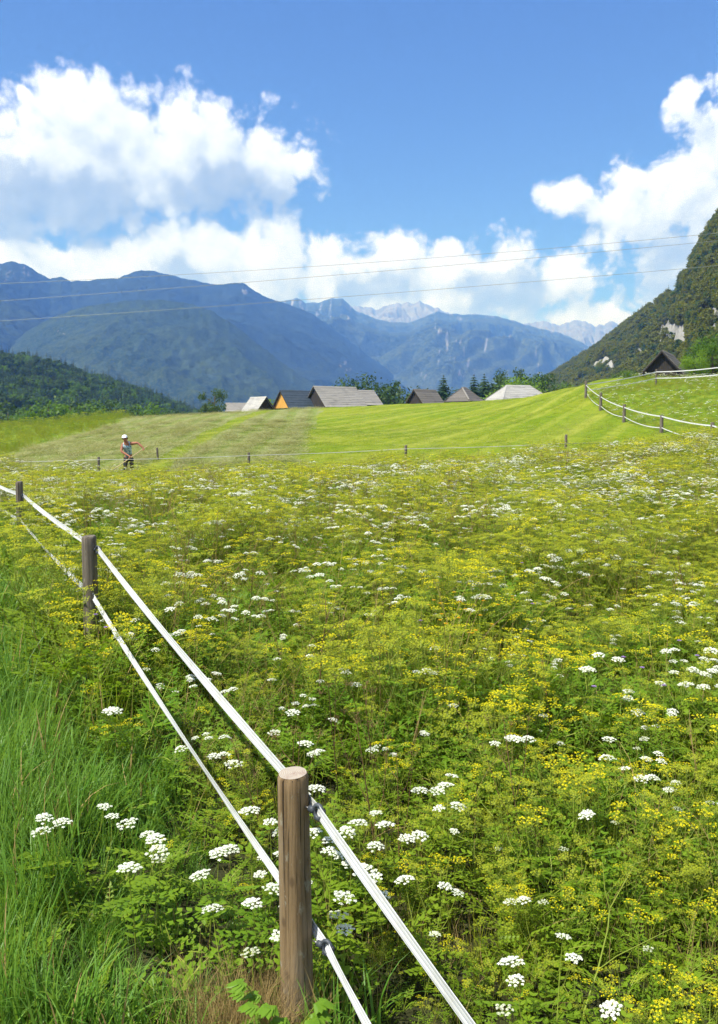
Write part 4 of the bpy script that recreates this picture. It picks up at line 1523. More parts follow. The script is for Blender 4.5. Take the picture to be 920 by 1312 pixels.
def branching(h, nb, spread, seed, rad=.004, leaves=3, stem=None, leaf=None):
    """stem with side branches; returns builder and the branch tips"""
    r = np.random.default_rng(seed)
    mb = MB()
    stem = stem or M['stem']
    leaf = leaf or M['herb']
    bx, by = r.normal(0, .05, 2)
    main = [Vector((0, 0, -.02)), Vector((bx * .3, by * .3, h * .4)), Vector((bx, by, h * .75)), Vector((bx * 1.2, by * 1.2, h))]
    mb.tube(main, [rad, rad * .85, rad * .6, rad * .4], 5, stem, False)
    tips = [(main[-1], (bx, by, 1.0))]
    for i in range(nb):
        t = .35 + .5 * i / max(1, nb - 1) if nb > 1 else .5
        q = Vector((bx * t, by * t, h * t))
        a = i * 2.4 + r.uniform(-.5, .5)
        e = Vector((math.cos(a), math.sin(a), 0)) * spread * r.uniform(.6, 1.1)
        tip = q + e + Vector((0, 0, (h - q.z) * r.uniform(.75, 1.02)))
        md = q + e * .55 + Vector((0, 0, (tip.z - q.z) * .38))
        mb.tube([q, md, tip], [rad * .55, rad * .45, rad * .3], 4, stem, False)
        tips.append((tip, (e.x * .5, e.y * .5, 1)))
    for i in range(leaves):
        a = r.uniform(0, 6.28)
        t = r.uniform(.1, .7)
        q = Vector((bx * t, by * t, h * t))
        d = Vector((math.cos(a), math.sin(a), .5))
        for k in range(5):
            p0 = q + d * .035 * k
            for s in (-1, 1):
                leaflet(mb, p0, d + Vector((-math.sin(a), math.cos(a), 0)) * s * 1.1, .05 * (1.1 - k * .13), .02, Vector((0, 0, 1)), leaf)
    return mb, tips


def with_heads(br, heads, seed):
    mb, tips = br
    r = np.random.default_rng(seed)
    for tip, ax in tips:
        hd = heads[r.integers(len(heads))]
        q = Vector((0, 0, 1)).rotation_difference(Vector(ax)).to_matrix() @ Matrix.Rotation(r.uniform(0, 6), 3, 'Z')
        s = r.uniform(.75, 1.1)
        o = len(mb.v)
        mb.v += [tuple(q @ Vector(v) * s + tip) for v in hd.v]
        mb.f += [tuple(i + o for i in f) for f in hd.f]
        mb.m += [mb.mi(hd.mats[k]) for k in hd.m]
    return mb


def hf(x, y):
    """how tall the growth is: low and thin beside the fence and near the path, full in the meadow"""
    d = x - near_x(y)
    b_ = .62 + .33 * sstep(4.0, 6.5, y)
    return (b_ + (1 - b_) * sstep(.1, 1.5, d)) * (.60 + .40 * sstep(3.0, 7.0, y)) * (.74 + .46 * sstep(-.5, .6, fbm(x * .55, y * .55, 3, 181))) * (1 - .38 * np.exp(-((x - .1) ** 2 + (y - 3.5) ** 2) / .55))


def sample(dens, y0, y1, keep, rng=RNG, wide=.46, marg=1.6):
    hw = wide * y1 + marg
    n = int(dens * (y1 - y0) * 2 * hw)
    x, y = rng.uniform(-hw, hw, n), rng.uniform(y0, y1, n)
    k = (np.abs(x) < wide * y + marg) & keep(x, y)
    return x[k], y[k]


def mead(x, y):
    return (zone(x, y) == 0) & (y < 40)


def lay(x, y, scl, tilt, nprot, p=None, dz=0.0):
    n = len(x)
    return np.c_[x, y, ground(x, y) + dz], rots(n, tilt), scl, RNG.choice(nprot, n, p=p)


HW = [umbel_head(.046, 22, 15, .0062, M['white'], 300 + i, flat=.30 + .06 * i, sub=.19) for i in range(3)]
HY = [umbel_head(.050, 11, 9, .0062, M['yellow'], 310 + i, flat=.25, sub=.16) for i in range(3)]
HO = [umbel_head(.052, 13, 8, .0068, M['olive'], 320 + i, flat=.15, sub=.17) for i in range(3)]

# --- grasses of the meadow
x, y = sample(44, 1.0, 40, mead)
n = len(x)
GT = [hidden(tuft(18, (.28, .55), .006, .05, M['blade'], 400 + i, .3, 1.3, 4, .06), 'grass_proto') for i in range(4)] + \
     [hidden(tuft(14, (.35, .62), .005, .06, M['blade'], 405, .25, .9, 4, .45), 'grass_proto')]
pw = [.22, .22, .22, .22, .12]
scatter('meadow_grass', GT, *lay(x, y, RNG.uniform(.75, 1.2, n) * hf(x, y), .15, 5, pw), 'green grass growing between the flowers of the meadow', 'grass')
# --- leafy herbs
def herb(seed, nl, L, n_, lw, mat, toothed=True):
    r = np.random.default_rng(seed)
    mb = MB()
    for i in range(nl):
        pinnate(mb, r, i * 2.4 + r.uniform(-.4, .4), L * r.uniform(.6, 1.15), r.uniform(.15, .75), n_, lw, mat, 0, toothed)
    return mb


HL = None
HB = [hidden(herb(420, 9, .42, 9, .34, M['herb']), 'herb_proto'), hidden(herb(421, 8, .48, 8, .3, M['herb']), 'herb_proto'),
      hidden(herb(422, 10, .36, 6, .55, M['herb'], False), 'herb_proto'), hidden(herb(423, 8, .5, 11, .22, M['herb']), 'herb_proto')]
x, y = sample(26, 1.3, 40, mead)
n = len(x)
scatter('meadow_herbs', HB, *lay(x, y, RNG.uniform(.7, 1.3, n) * hf(x, y), .2, 4), 'leafy green herbs filling the flower meadow', 'herbs')
# --- olive seeding umbels, the body of the meadow
OB = [hidden(with_heads(branching(.66, 6, .15, 430 + i, .0035, 5), HO, 440 + i), 'umbel_proto') for i in range(4)] + \
     [hidden(with_heads(branching(.62, 5, .14, 436, .0035, 6), HO[:1] + HY[:1], 446), 'umbel_proto')]
ol = lambda x, y: mead(x, y) & (RNG.random(len(x)) < .18 + .82 * sstep(-.35, .4, fbm(x * .45, y * .45, 3, 71))) & (y > 1.9)
x, y = sample(40, 1.6, 40, ol)
n = len(x)
scatter('seeding_umbel_plants', OB, *lay(x, y, RNG.uniform(.55, 1.2, n) * hf(x, y), .18, 5), 'olive green umbel plants going to seed all over the meadow', 'wild plants')
# --- seed-headed grasses
def panicle(seed, n_):
    r_ = np.random.default_rng(seed)
    mb = MB()
    for i in range(n_):
        a_, ln_g, le, be = r_.uniform(0, 6.28), r_.uniform(.55, .95), abs(r_.normal(.12, .15)), r_.uniform(.1, .9)
        q = Vector((*r_.normal(0, .05, 2), 0))
        d2 = Vector((math.cos(a_), math.sin(a_), 0))
        ps_ = [q.copy()]
        for k in range(6):
            th = le + be * (k / 5) ** 2
            q = q + (d2 * math.sin(th) + Vector((0, 0, math.cos(th)))) * ln_g / 6
            ps_.append(q.copy())
        mb.tube(ps_, [.0018] * 6 + [.001], 3, M['dry'] if r_.random() < .4 else M['stem'], False)
        for k in range(14):
            t = .72 + .28 * k / 13
            j = min(5, int(t * 6))
            b0 = ps_[j].lerp(ps_[j + 1], t * 6 - j)
            dd = (ps_[j + 1] - ps_[j]).normalized() * .7 + Vector(tuple(r_.normal(0, .5, 3)))
            leaflet(mb, b0, dd, .03 * (1.3 - t), .006, Vector((.3, .2, 1)), M['dry'] if i % 2 else M['olive'])
    return mb


PG = [hidden(panicle(690 + i, 7), 'seed_grass_proto') for i in range(3)]
x, y = sample(13, 1.8, 40, lambda x, y: mead(x, y) & (RNG.random(len(x)) < .3 + .7 * sstep(-.1, .4, fbm(x * .4, y * .4, 3, 171))))
n = len(x)
scatter('seed_headed_grass', PG, *lay(x, y, RNG.uniform(.7, 1.1, n) * hf(x, y), .2, 3), 'thin seed headed grasses leaning among the flowers', 'grass')
# --- dry straw
DT = [hidden(tuft(16, (.3, .65), .0035, .05, M['dry'], 450 + i, .35, .9, 3), 'straw_proto') for i in range(3)]
x, y = sample(4.5, 2.0, 40, lambda x, y: mead(x, y) & (fbm(x * .6, y * .6, 2, 81) > .1))
n = len(x)
px_, py_ = RNG.normal(float(NEAR_FENCE[1][0]) - .20, .13, 120), RNG.normal(3.22, .13, 120)
x, y = np.r_[x, px_], np.r_[y, py_]
n = len(x)
scatter('dry_straw', DT, *lay(x, y, RNG.uniform(.7, 1.1, n) * np.maximum(hf(x, y), .7), .3, 3), 'dry straw coloured stems among the green', 'straw')
# brown dead stalks scattered
BS = [hidden(with_heads(branching(.8, 4, .12, 460 + i, .004, 0, M['brown']), [umbel_head(.035, 9, 3, .005, M['brown'], 465, M['brown'])], 470 + i), 'stalk_proto') for i in range(3)]
x, y = sample(1.5, 4, 40, lambda x, y: mead(x, y) & (fbm(x * .3, y * .3, 2, 91) > -.05))
n = len(x)
scatter('dead_brown_stalks', BS, *lay(x, y, RNG.uniform(.7, 1.15, n), .15, 3), 'brown dead umbel stalks standing in the meadow', 'dead stalks')

# --- lush grass left of the near fence
LG = [hidden(tuft(40, (.24, .48), .0125, .075, M['lush'], 480 + i, .42, 1.8, 6, .04), 'lush_proto') for i in range(4)]
lush = lambda x, y: zone(x, y) == 1
x, y = sample(62, .9, 33, lush)
x2, y2 = sample(70, .9, 3.3, lush)
x, y = np.r_[x, x2], np.r_[y, y2]
n = len(x)
sc_ = RNG.uniform(.7, 1.15, n) * (.62 + .45 * sstep(-.2, .5, fbm(x * .5, y * .5, 2, 101))) * (.82 + .18 * sstep(2.5, 6, y)) * (.6 + .4 * sstep(.1, 1.2, near_x(y) - x)) * (1 + .45 * sstep(3.6, 5.5, y))
scatter('lush_grass', LG, *lay(x, y, sc_, .18, 4), 'long lush grass on the near side of the fence', 'grass')
x, y = sample(18, 1.0, 33, lambda x, y: (zone(x, y) == 1) & (np.hypot(x - float(NEAR_FENCE[1][0]) + .2, y - 3.15) > .36) & (RNG.random(len(x)) < .25 + .75 * sstep(1.8, .1, near_x(y) - x)))
n = len(x)
BL = [hidden(herb(424, 9, .26, 5, .62, M['herb'], False), 'herb_proto'), hidden(herb(425, 11, .22, 5, .7, M['herb'], True), 'herb_proto')]
xb, yb = sample(16, 1.0, 12, lambda x, y: (zone(x, y) == 1) & (np.hypot(x - float(NEAR_FENCE[1][0]) + .2, y - 3.15) > .36) & (RNG.random(len(x)) < .25 + .75 * sstep(-.1, .3, fbm(x * .9, y * .9, 2, 105))))
scatter('leafy_undergrowth', BL, *lay(xb, yb, RNG.uniform(.7, 1.25, len(xb)), .25, 2), 'broad leaved green undergrowth in the grass left of the fence', 'undergrowth')
scatter('fence_side_herbs', HB, *lay(x, y, RNG.uniform(.6, 1.05, n) * (.6 + .3 * sstep(3, 7, y)), .2, 4), 'leafy herbs growing at the foot of the near fence', 'herbs')

x, y = sample(40, 5.4, 14, lambda x, y: (zone(x, y) == 1) & (near_x(y) - x < .42))
n = len(x)
scatter('fence_line_growth', GT + HB + OB[:2], *lay(x, y, RNG.uniform(.85, 1.25, n) * (1 + .25 * (y < 9)), .15, 11), 'tall grass and herbs crowding the fence line', 'herbs')
LC = [hidden(tuft(80, (.5, .85), .012, .10, M['lush'], 486, .3, 1.1, 7, .03), 'lush_proto')]
cx = [on_ground(px, py, .12) for px, py in ((10, 1085), (45, 1078), (80, 1075), (25, 1060), (60, 1095), (-10, 1100), (100, 1055), (5, 1030), (40, 920), (15, 880), (70, 950), (20, 820), (50, 850), (5, 780), (30, 760), (10, 730), (60, 800), (90, 900), (25, 980), (55, 1000), (8, 1150), (35, 1180), (15, 1240), (70, 1140), (5, 1290))]
n = len(cx)
scatter('long_bladed_grass', LC, [tuple(q) for q in cx], rots(n, .12), RNG.uniform(.55, .85, n), [0] * n, 'clumps of long arching grass at the left edge', 'grass')

cb = [on_ground(px, py, .05) for px, py in ((90, 1300), (120, 1285), (150, 1300), (180, 1320), (200, 1290), (110, 1330), (60, 1320), (230, 1320), (140, 1340), (255, 1300), (30, 1300), (170, 1345), (215, 1350), (395, 1335), (425, 1330), (372, 1340), (440, 1320))]
n = len(cb)
scatter('path_edge_growth', LG[:2] + BL, [tuple(q) for q in cb], rots(n, .2), RNG.uniform(.75, 1.1, n), RNG.choice(4, n), 'grass and broad leaves in the bottom left corner', 'undergrowth')

# --- mown field stubble and hay
MT = [hidden(tuft(26, (.05, .10), .007, .16, M['mown'], 490 + i, .5, .9, 2), 'stubble_proto') for i in range(3)]
x, y = sample(9, 31, 70, lambda x, y: (zone(x, y) == 2) | (zone(x, y) == 3))
x2, y2 = sample(3, 70, 105, lambda x, y: (zone(x, y) == 2))
x, y = np.r_[x, x2], np.r_[y, y2]
n = len(x)
scatter('mown_stubble', MT, *lay(x, y, RNG.uniform(.7, 1.3, n), .1, 3), 'short mown grass of the bright green field', 'grass')
HT_ = []
for i in range(3):
    r = np.random.default_rng(500 + i)
    mb = MB()
    for k in range(30):
        q = r.normal(0, .2, 2)
        blade(mb, q[0], q[1], .02 + r.uniform(0, .07), r.uniform(0, 6.28), r.uniform(.15, .4), .011, r.uniform(1.2, 1.6), r.uniform(-.2, .35), 3, M['hay'], r)
    HT_.append(hidden(mb, 'hay_proto'))
hz_ = lambda x, y: (zone(x, y) == 3) & (fbm(x * .8, y * .35, 3, 111) > -.25) & (RNG.random(len(x)) < 1.05 - .85 * swath(x, y))
x, y = sample(11, 32, 75, hz_)
x2, y2 = sample(4, 75, 105, hz_)
x, y = np.r_[x, x2], np.r_[y, y2]
n = len(x)
scatter('cut_hay', HT_, *lay(x, y, RNG.uniform(.8, 1.7, n), .1, 3), 'pale cut hay lying on the mown field', 'hay')

x, y = sample(2.6, 31, 80, lambda x, y: (zone(x, y) == 2) & (np.sin(np.hypot(x - 62, y - 20) * 2 * PI / 2.4) > .0) & (RNG.random(len(x)) < .3 + .7 * sstep(-.3, .3, fbm(x * .2, y * .2, 2, 121))))
n = len(x)
scatter('grass_clippings', HT_, *lay(x, y, RNG.uniform(.45, .85, n), .1, 3), 'pale clippings left in rows on the bright mown field', 'clippings')

# --- tall left band and upper right meadow
TG = [hidden(tuft(26, (.5, 1.0), .013, .16, M['blade'], 520 + i, .3, 1.0, 3, .05 + .05 * i), 'tall_grass_proto') for i in range(3)] + \
     [hidden(with_heads(branching(.9, 5, .25, 525, .006, 5), [umbel_head(.08, 9, 5, .016, M['olive'], 526)], 527), 'tall_grass_proto')]
x, y = sample(5, 38, 112, lambda x, y: (zone(x, y) == 5) & (y < 108))
n = len(x)
bp_ = np.exp(-((x - P(160, 530, 88).x) / 4.5) ** 2 - ((y - 90) / 8) ** 2)
scatter('tall_field_edge_grass', TG, *lay(x, y, RNG.uniform(.35, .75, n) * (1 + .7 * bp_), .12, 4), 'tall unmown grass along the left edge of the hay field', 'grass')
x, y = sample(10, 36, 84, lambda x, y: (zone(x, y) == 4))
n = len(x)
UT = [hidden(tuft(24, (.25, .5), .010, .15, M['blade'], 530 + i, .35, 1.1, 3, .12), 'slope_grass_proto') for i in range(3)] + \
     [hidden(with_heads(branching(.5, 4, .2, 533, .005, 4), [umbel_head(.07, 9, 5, .014, M['olive'], 534)], 535), 'slope_grass_proto')]
scatter('slope_meadow_grass', UT, *lay(x, y, RNG.uniform(.4, .75, n), .12, 4), 'rough grass of the sloping meadow behind the right fence', 'grass')
x, y = sample(4, 36, 80, lambda x, y: (zone(x, y) == 4) & (fbm(x * .25, y * .25, 3, 131) > -.1))
n = len(x)
WU = [hidden(with_heads(branching(.48, 2, .12, 537 + i, .004, 2), HW, 539 + i), 'slope_umbel_proto') for i in range(2)]
scatter('slope_white_umbels', WU, *lay(x, y, RNG.uniform(.6, .85, n), .12, 2), 'white umbel flowers dotted over the sloping meadow', 'wild flowers')

# ------------------------------------------------------------------ flowers one can count
def plant_kind(name, stem_mb_tips, heads, label, cat, group, headname):
    mb, tips = stem_mb_tips
    root = mb.build(name)
    tag(root, label, cat, group)
    r = np.random.default_rng(len(tips) + 5)
    for tip, ax in tips:
        c_ = bpy.data.objects.new(headname, heads[r.integers(len(heads))])
        COL.objects.link(c_)
        c_.parent = root
        c_.location = tip
        c_.rotation_euler = (Vector((0, 0, 1)).rotation_difference(Vector(ax)).to_matrix() @ Matrix.Rotation(r.uniform(0, 6), 3, 'Z')).to_euler()
        s = r.uniform(.8, 1.1)
        c_.scale = (s, s, s)
    return root


def copy_plant(src, kids, loc, rz, s, tilt, label=None, group=None):
    o = src.copy()
    COL.objects.link(o)
    o.location = loc
    o.rotation_euler = (tilt[0], tilt[1], rz)
    o.scale = (s, s, s) if not hasattr(s, '__len__') else s
    if label:
        o['label'] = label
    if group:
        o['group'] = group
    for ch in kids:
        c_ = ch.copy()
        COL.objects.link(c_)
        c_.parent = o
    return o


HV = [umbel_head(.036, 15, 11, .0062, M['white'], 350, flat=.2, sub=.2), umbel_head(.052, 20, 12, .0064, M['white'], 351, flat=.45, sub=.17), umbel_head(.040, 13, 12, .006, M['old_white'], 352, flat=.1, sub=.18),
      umbel_head(.046, 24, 15, .006, M['white'], 353, flat=.55, sub=.17)]
mw_ = [h.mesh('white_umbel') for h in HW]
mv_ = [h.mesh('white_umbel') for h in HV]
my_ = [h.mesh('yellow_umbel') for h in HY]
LW = 'white lacy umbel flower on a green stem out in the meadow beyond the near fence'
LWN = 'large white umbel flower close around the nearest brown fence post'
LWL = 'white umbel flower in the lush grass left of the near fence'
LY = 'yellow umbel plant with branching green stems among the meadow grass'
Wp = [plant_kind('white_umbel_plant', branching(.55, nb, .11, 600 + i, .0032, 4), mw_, LW, 'wild flower', 'white umbel flowers of the meadow', 'umbel') for i, nb in enumerate((0, 1, 2))] + [plant_kind('white_umbel_plant', branching(.55, 0, .11, 605 + i, .003, 4), [h_], LW, 'wild flower', 'white umbel flowers of the meadow', 'umbel') for i, h_ in enumerate(mv_)]
Yp = [plant_kind('yellow_umbel_plant', branching(.62, nb, .15, 610 + i, .0038, 5), my_, LY, 'wild flower', 'yellow umbel plants of the meadow', 'umbel') for i, nb in enumerate((3, 4))]
Wk = [list(o.children) for o in Wp]
Yk = [list(o.children) for o in Yp]
used = set()


def put(kind, i, loc, rz, s, tilt, label, group):
    src, kids = (Wp, Wk) if kind == 'w' else (Yp, Yk)
    key = (kind, i)
    if key not in used:
        used.add(key)
        o = src[i]
        o.location, o.rotation_euler = loc, (tilt[0], tilt[1], rz)
        o.scale = (s, s, s) if not hasattr(s, '__len__') else s
        o['label'], o['group'] = label, group
        return o
    return copy_plant(src[i], kids[i], loc, rz, s, tilt, label, group)


# the big white umbels one can point at, standing where the photo shows them
NEAR_W = [(413, 1063, .5), (421, 1021, .55), (412, 1131, .44), (427, 1172, .38), (350, 1057, .5), (325, 1040, .5), (335, 1155, .38), (331, 1127, .42), (288, 1180, .36),
          (366, 1190, .34), (328, 1228, .3), (300, 1087, .46), (301, 1118, .44), (266, 1091, .44), (404, 1075, .48), (445, 1100, .45), (480, 1095, .45), (420, 1085, .47), (455, 1130, .42), (392, 1010, .52), (440, 1045, .5), (478, 1048, .5), (395, 1150, .4), (440, 1195, .36), (500, 1060, .48), (436, 1062, .5), (470, 1062, .5), (462, 1082, .48), (352, 1150, .4)]
LEFT_W = [(60, 1057, .4), (27, 1040, .4), (68, 1056, .4), (181, 1067, .42), (208, 1041, .42), (205, 1076, .42), (231, 1066, .44), (172, 1108, .4), (197, 1100, .4), (132, 895, .45), (133, 908, .45), (130, 1055, .4), (101, 1037, .4)]
MID_W = [(290, 950, .5), (294, 968, .5), (367, 908, .55), (408, 913, .55), (383, 950, .5), (370, 936, .5), (545, 1140, .5), (548, 1133, .5), (711, 1221, .5), (755, 1221, .5), (690, 1256, .48), (693, 1245, .48), (655, 1290, .46),
         (805, 1263, .48), (833, 995, .6), (826, 992, .6), (840, 1000, .6), (776, 1040, .58), (769, 1044, .58), (545, 1010, .55), (560, 1002, .55), (572, 1020, .55), (567, 1033, .55), (538, 1012, .55), (579, 1008, .55),
         (286, 783, .65), (300, 775, .65), (297, 783, .65), (270, 790, .65), (262, 795, .65), (243, 791, .65), (228, 776, .65), (251, 768, .65), (310, 790, .65), (284, 770, .65), (320, 782, .65), (306, 733, .65), (298, 730, .65),
         (313, 735, .65), (321, 731, .65), (290, 735, .65), (786, 950, .58), (792, 972, .58), (640, 945, .58), (652, 940, .58), (500, 1120, .5), (530, 1130, .5)]
wn = 0
r = np.random.default_rng(77)
for lst, lab, grp in ((NEAR_W, LWN, 'white umbels around the nearest post'), (LEFT_W, LWL, 'white umbels in the grass left of the fence'), (MID_W, LW, 'white umbel flowers of the meadow')):
    for px, py, hh in lst:
        hh *= 1.1 if lst is not MID_W else .98
        q = on_ground(px, py, hh)
        s = hh / .58
        w_ = r.uniform(.85, 1.1) if lst is MID_W else r.uniform(.95, 1.2)
        put('w', int(r.choice([0, 3, 4, 5, 6], p=[.28, .2, .2, .12, .2])), q, r.uniform(0, 6.28), (w_, w_, s), tuple(r.normal(0, .09, 2)), lab, grp)
        wn += 1
wfield = lambda x, y: mead(x, y) & (RNG.random(len(x)) < .3 + .7 * sstep(-.15, .45, fbm(x * .33, y * .33, 3, 141) + .18 * sstep(6, 14, y) - .25 * sstep(9, 4, y)))
x, y = sample(11, 3.4, 40, wfield)
xf, yf = sample(24, 11, 40, lambda x, y: wfield(x, y) & (RNG.random(len(x)) < sstep(11, 18, y)))
x, y = np.r_[x, xf], np.r_[y, yf]
o_ = np.argsort(np.hypot(x, y))
x, y = x[o_], y[o_]
zz = ground(x, y)
s_ = RNG.uniform(.7, 1.12, len(x)) * np.maximum(hf(x, y), .78)
nw = 290 - wn
vis = np.abs(x) < .405 * y
ind = np.nonzero(vis)[0][:nw]
for i in ind:
    put('w', int(r.choice(7, p=[.2, .22, .18, .1, .1, .1, .1])), (x[i], y[i], zz[i]), r.uniform(0, 6.28), float(s_[i]), tuple(r.normal(0, .08, 2)), LW, 'white umbel flowers of the meadow')
rest = np.ones(len(x), bool)
rest[ind] = False
WG = [hidden(with_heads(branching(.55, nb, .12, 620 + nb, .0032, 4), HW, 625 + nb), 'white_proto') for nb in (0, 1, 2, 3)]
n = int(rest.sum())
WG += [hidden(with_heads(branching(.55, k, .12, 650 + k, .0032, 4), HV, 655 + k), 'white_proto') for k in (1, 2)]
scatter('white_umbel_flowers', WG, np.c_[x[rest], y[rest], zz[rest]], rots(n, .12), s_[rest], RNG.choice(6, n), 'countless white umbel flowers farther out in the meadow', 'wild flowers')

yfield = lambda x, y: mead(x, y) & (RNG.random(len(x)) < .08 + .92 * sstep(-.25, .45, fbm(x * .5, y * .5, 3, 151) + .55 * sstep(6.5, 3.5, y) * sstep(-.2, .6, x) - .22 * sstep(8, 14, y)))
x, y = sample(12, 1.7, 40, yfield)
xl, yl = sample(10, 3, 14, lambda x, y: (zone(x, y) == 1) & (near_x(y) - x < .36) & (y > 4.2))
x, y = np.r_[x, xl], np.r_[y, yl]
o_ = np.argsort(np.hypot(x, y))
x, y = x[o_], y[o_]
zz = ground(x, y)
s_ = RNG.uniform(.75, 1.15, len(x)) * hf(x, y)
ind = np.nonzero((np.abs(x) < .405 * y + .05) & (np.hypot(x, y) > 2.2))[0][:290]
for i in ind:
    put('y', int(r.integers(2)), (x[i], y[i], zz[i]), r.uniform(0, 6.28), float(s_[i]), tuple(r.normal(0, .08, 2)), LY, 'yellow umbel plants of the meadow')
rest = np.ones(len(x), bool)
rest[ind] = False
YG = [hidden(with_heads(branching(.62, nb, .15, 630 + nb, .0038, 5), HY, 635 + nb), 'yellow_proto') for nb in (3, 4, 5)]
n = int(rest.sum())
scatter('yellow_umbel_flowers', YG, np.c_[x[rest], y[rest], zz[rest]], rots(n, .1), s_[rest], RNG.choice(3, n), 'countless yellow umbel plants farther out in the meadow', 'wild flowers')

# small orange and purple flowers
def daisy(mat, seed, R_=.016, h=.55):
    rr = np.random.default_rng(seed)
    st_mb = MB()
    st_mb.tube([(0, 0, 0), (.01, .01, h * .6), (.02, 0, h)], [.0022, .0018, .0014], 4, M['stem'], False)
    leaflet(st_mb, Vector((0, 0, h * .3)), Vector((1, .3, .8)), .08, .02, Vector((0, 0, 1)), M['herb'])
    hd = MB()
    for ring in range(2):
        for k in range(13):
            a = 2 * PI * (k + .5 * ring) / 13
            d = Vector((math.cos(a), math.sin(a), .25 + .5 * ring + rr.uniform(-.1, .1)))
            leaflet(hd, Vector((0, 0, 0)), d, R_ * (1 - .3 * ring), R_ * .42, Vector((0, 0, 1)), mat)
    return st_mb, hd


for mat, nm, lab, grp, spots in (
        ('orange', 'orange_flower', 'small orange yellow flower head deep in the middle of the meadow', 'orange flowers in the meadow',
         [(552, 770), (565, 773), (586, 772), (570, 788), (606, 808), (609, 813), (597, 812), (580, 760), (655, 768), (630, 800), (660, 765), (640, 775), (560, 795), (596, 780), (616, 790), (575, 800), (592, 792), (545, 775), (620, 770)]),
        ('purple', 'purple_flower', 'small purple flower head among the meadow grass', 'purple flowers in the meadow',
         [(756, 880), (869, 821), (818, 857), (855, 880), (536, 797), (794, 842), (686, 774), (127, 788), (135, 804), (892, 842), (672, 722), (837, 754)])):
    sm, hd = daisy(M[mat], 640)
    src = sm.build(nm)
    tag(src, lab, 'wild flower', grp)
    hm_ = hd.mesh('flower_head')
    hc = bpy.data.objects.new('flower_head', hm_)
    COL.objects.link(hc)
    hc.parent = src
    hc.location = (.02, 0, .55)
    for k, (px, py) in enumerate(spots):
        hh = .62
        q = on_ground(px, py, hh)
        s = hh / .55
        wds = 1.3 + .25 * (q.y > 8)
        if k == 0:
            src.location, src.scale = q, (wds, wds, s)
        else:
            copy_plant(src, [hc], q, r.uniform(0, 6.28), (wds, wds, s), (0, 0))

# a few plants the photo singles out
def stalk(name, pts, rad, mat, label, twigs=(), headmat=None, cat='stalk'):
    mb = MB()
    b0 = Vector(pts[0])
    mb.tube([Vector(p) - b0 for p in pts], [rad * (1 - .6 * i / (len(pts) - 1)) for i in range(len(pts))], 6, mat, True)
    for q in twigs:
        mb.tube([Vector(p) - b0 for p in q], [rad * .55] + [rad * .35] * (len(q) - 2) + [rad * .2], 5, mat, False)
        if headmat:
            umbel(mb, Vector(q[-1]) - b0, (Vector(q[-1]) - Vector(q[-2])), .035, 8, 3, .006, headmat, mat, np.random.default_rng(3))
    o = mb.build(name, smooth=True)
    o.location = b0
    tag(o, label, cat)
    return o


g0 = on_ground(409, 905, .18)
Y0 = g0.y
stalk('dead_umbel_stalk', [(g0.x, Y0, g0.z), P(410, 870, Y0), P(413, 830, Y0 + .02), P(418, 795, Y0 + .05), P(417, 768, Y0 + .05)], .0065, M['brown'], 'tall brown dead umbel stalk with thin twigs right of the second post',
      [[P(413, 830, Y0 + .02), P(400, 815, Y0), P(384, 802, Y0 - .1)], [P(415, 815, Y0 + .03), P(428, 802, Y0), P(440, 795, Y0)], [P(418, 795, Y0 + .05), P(423, 780, Y0 + .1), P(430, 772, Y0 + .1)], [P(412, 845, Y0), P(404, 838, Y0), P(398, 832, Y0)]], M['brown'])
g1 = on_ground(737, 1330, .05)
Y1 = g1.y
stalk('leaning_green_stalk', [(g1.x, Y1, g1.z), P(752, 1285, Y1 + .08), P(766, 1243, Y1 + .15), P(779, 1190, Y1 + .22), P(781, 1165, Y1 + .25)], .0062, M['stem'], 'thick yellow green leaning stalk with a side branch at lower right',
      [[P(766, 1243, Y1 + .15), P(790, 1225, Y1 + .1), P(860, 1190, Y1 + .1)], [P(781, 1165, Y1 + .25), P(795, 1140, Y1 + .25), P(812, 1110, Y1 + .3)], [P(781, 1165, Y1 + .25), P(775, 1140, Y1 + .25), P(772, 1105, Y1 + .3)]])
g2 = on_ground(565, 1175, .1)
# bright lobed leaf plant at the foot of the nearest post
lp = MB()
rr = np.random.default_rng(9)
for k in range(15):
    a = rr.uniform(2.4, 6.2)
    L = rr.uniform(.14, .26)
    tipv = Vector((math.cos(a) * L * .8, math.sin(a) * L * .8, rr.uniform(.10, .30)))
    lp.tube([(0, 0, 0), tuple(tipv * .5 + Vector((0, 0, .05))), tuple(tipv)], [.003, .0025, .002], 5, M['stem'], False)
    d = Vector((tipv.x, tipv.y, -.02)).normalized()
    for j, an in enumerate((-1.3, -.85, -.42, 0, .42, .85, 1.3)):
        dd = Matrix.Rotation(an, 3, 'Z') @ d
        leaflet(lp, tipv, dd + Vector((0, 0, -.15 * abs(an))), (.066 - .014 * abs(an)) * rr.uniform(.8, 1.25), .036, Vector((0, 0, 1)), M['bright_leaf'])
o = lp.build('lobed_leaf_plant')
q = on_ground(366, 1300, .0)
o.location = (P(370, 1300, 3.14).x, 3.14, gz(P(370, 1300, 3.14).x, 3.14))
o.scale = (.9, .9, 1.35)
tag(o, 'bright green lobed leaf plant at the foot of the nearest post', 'plant')

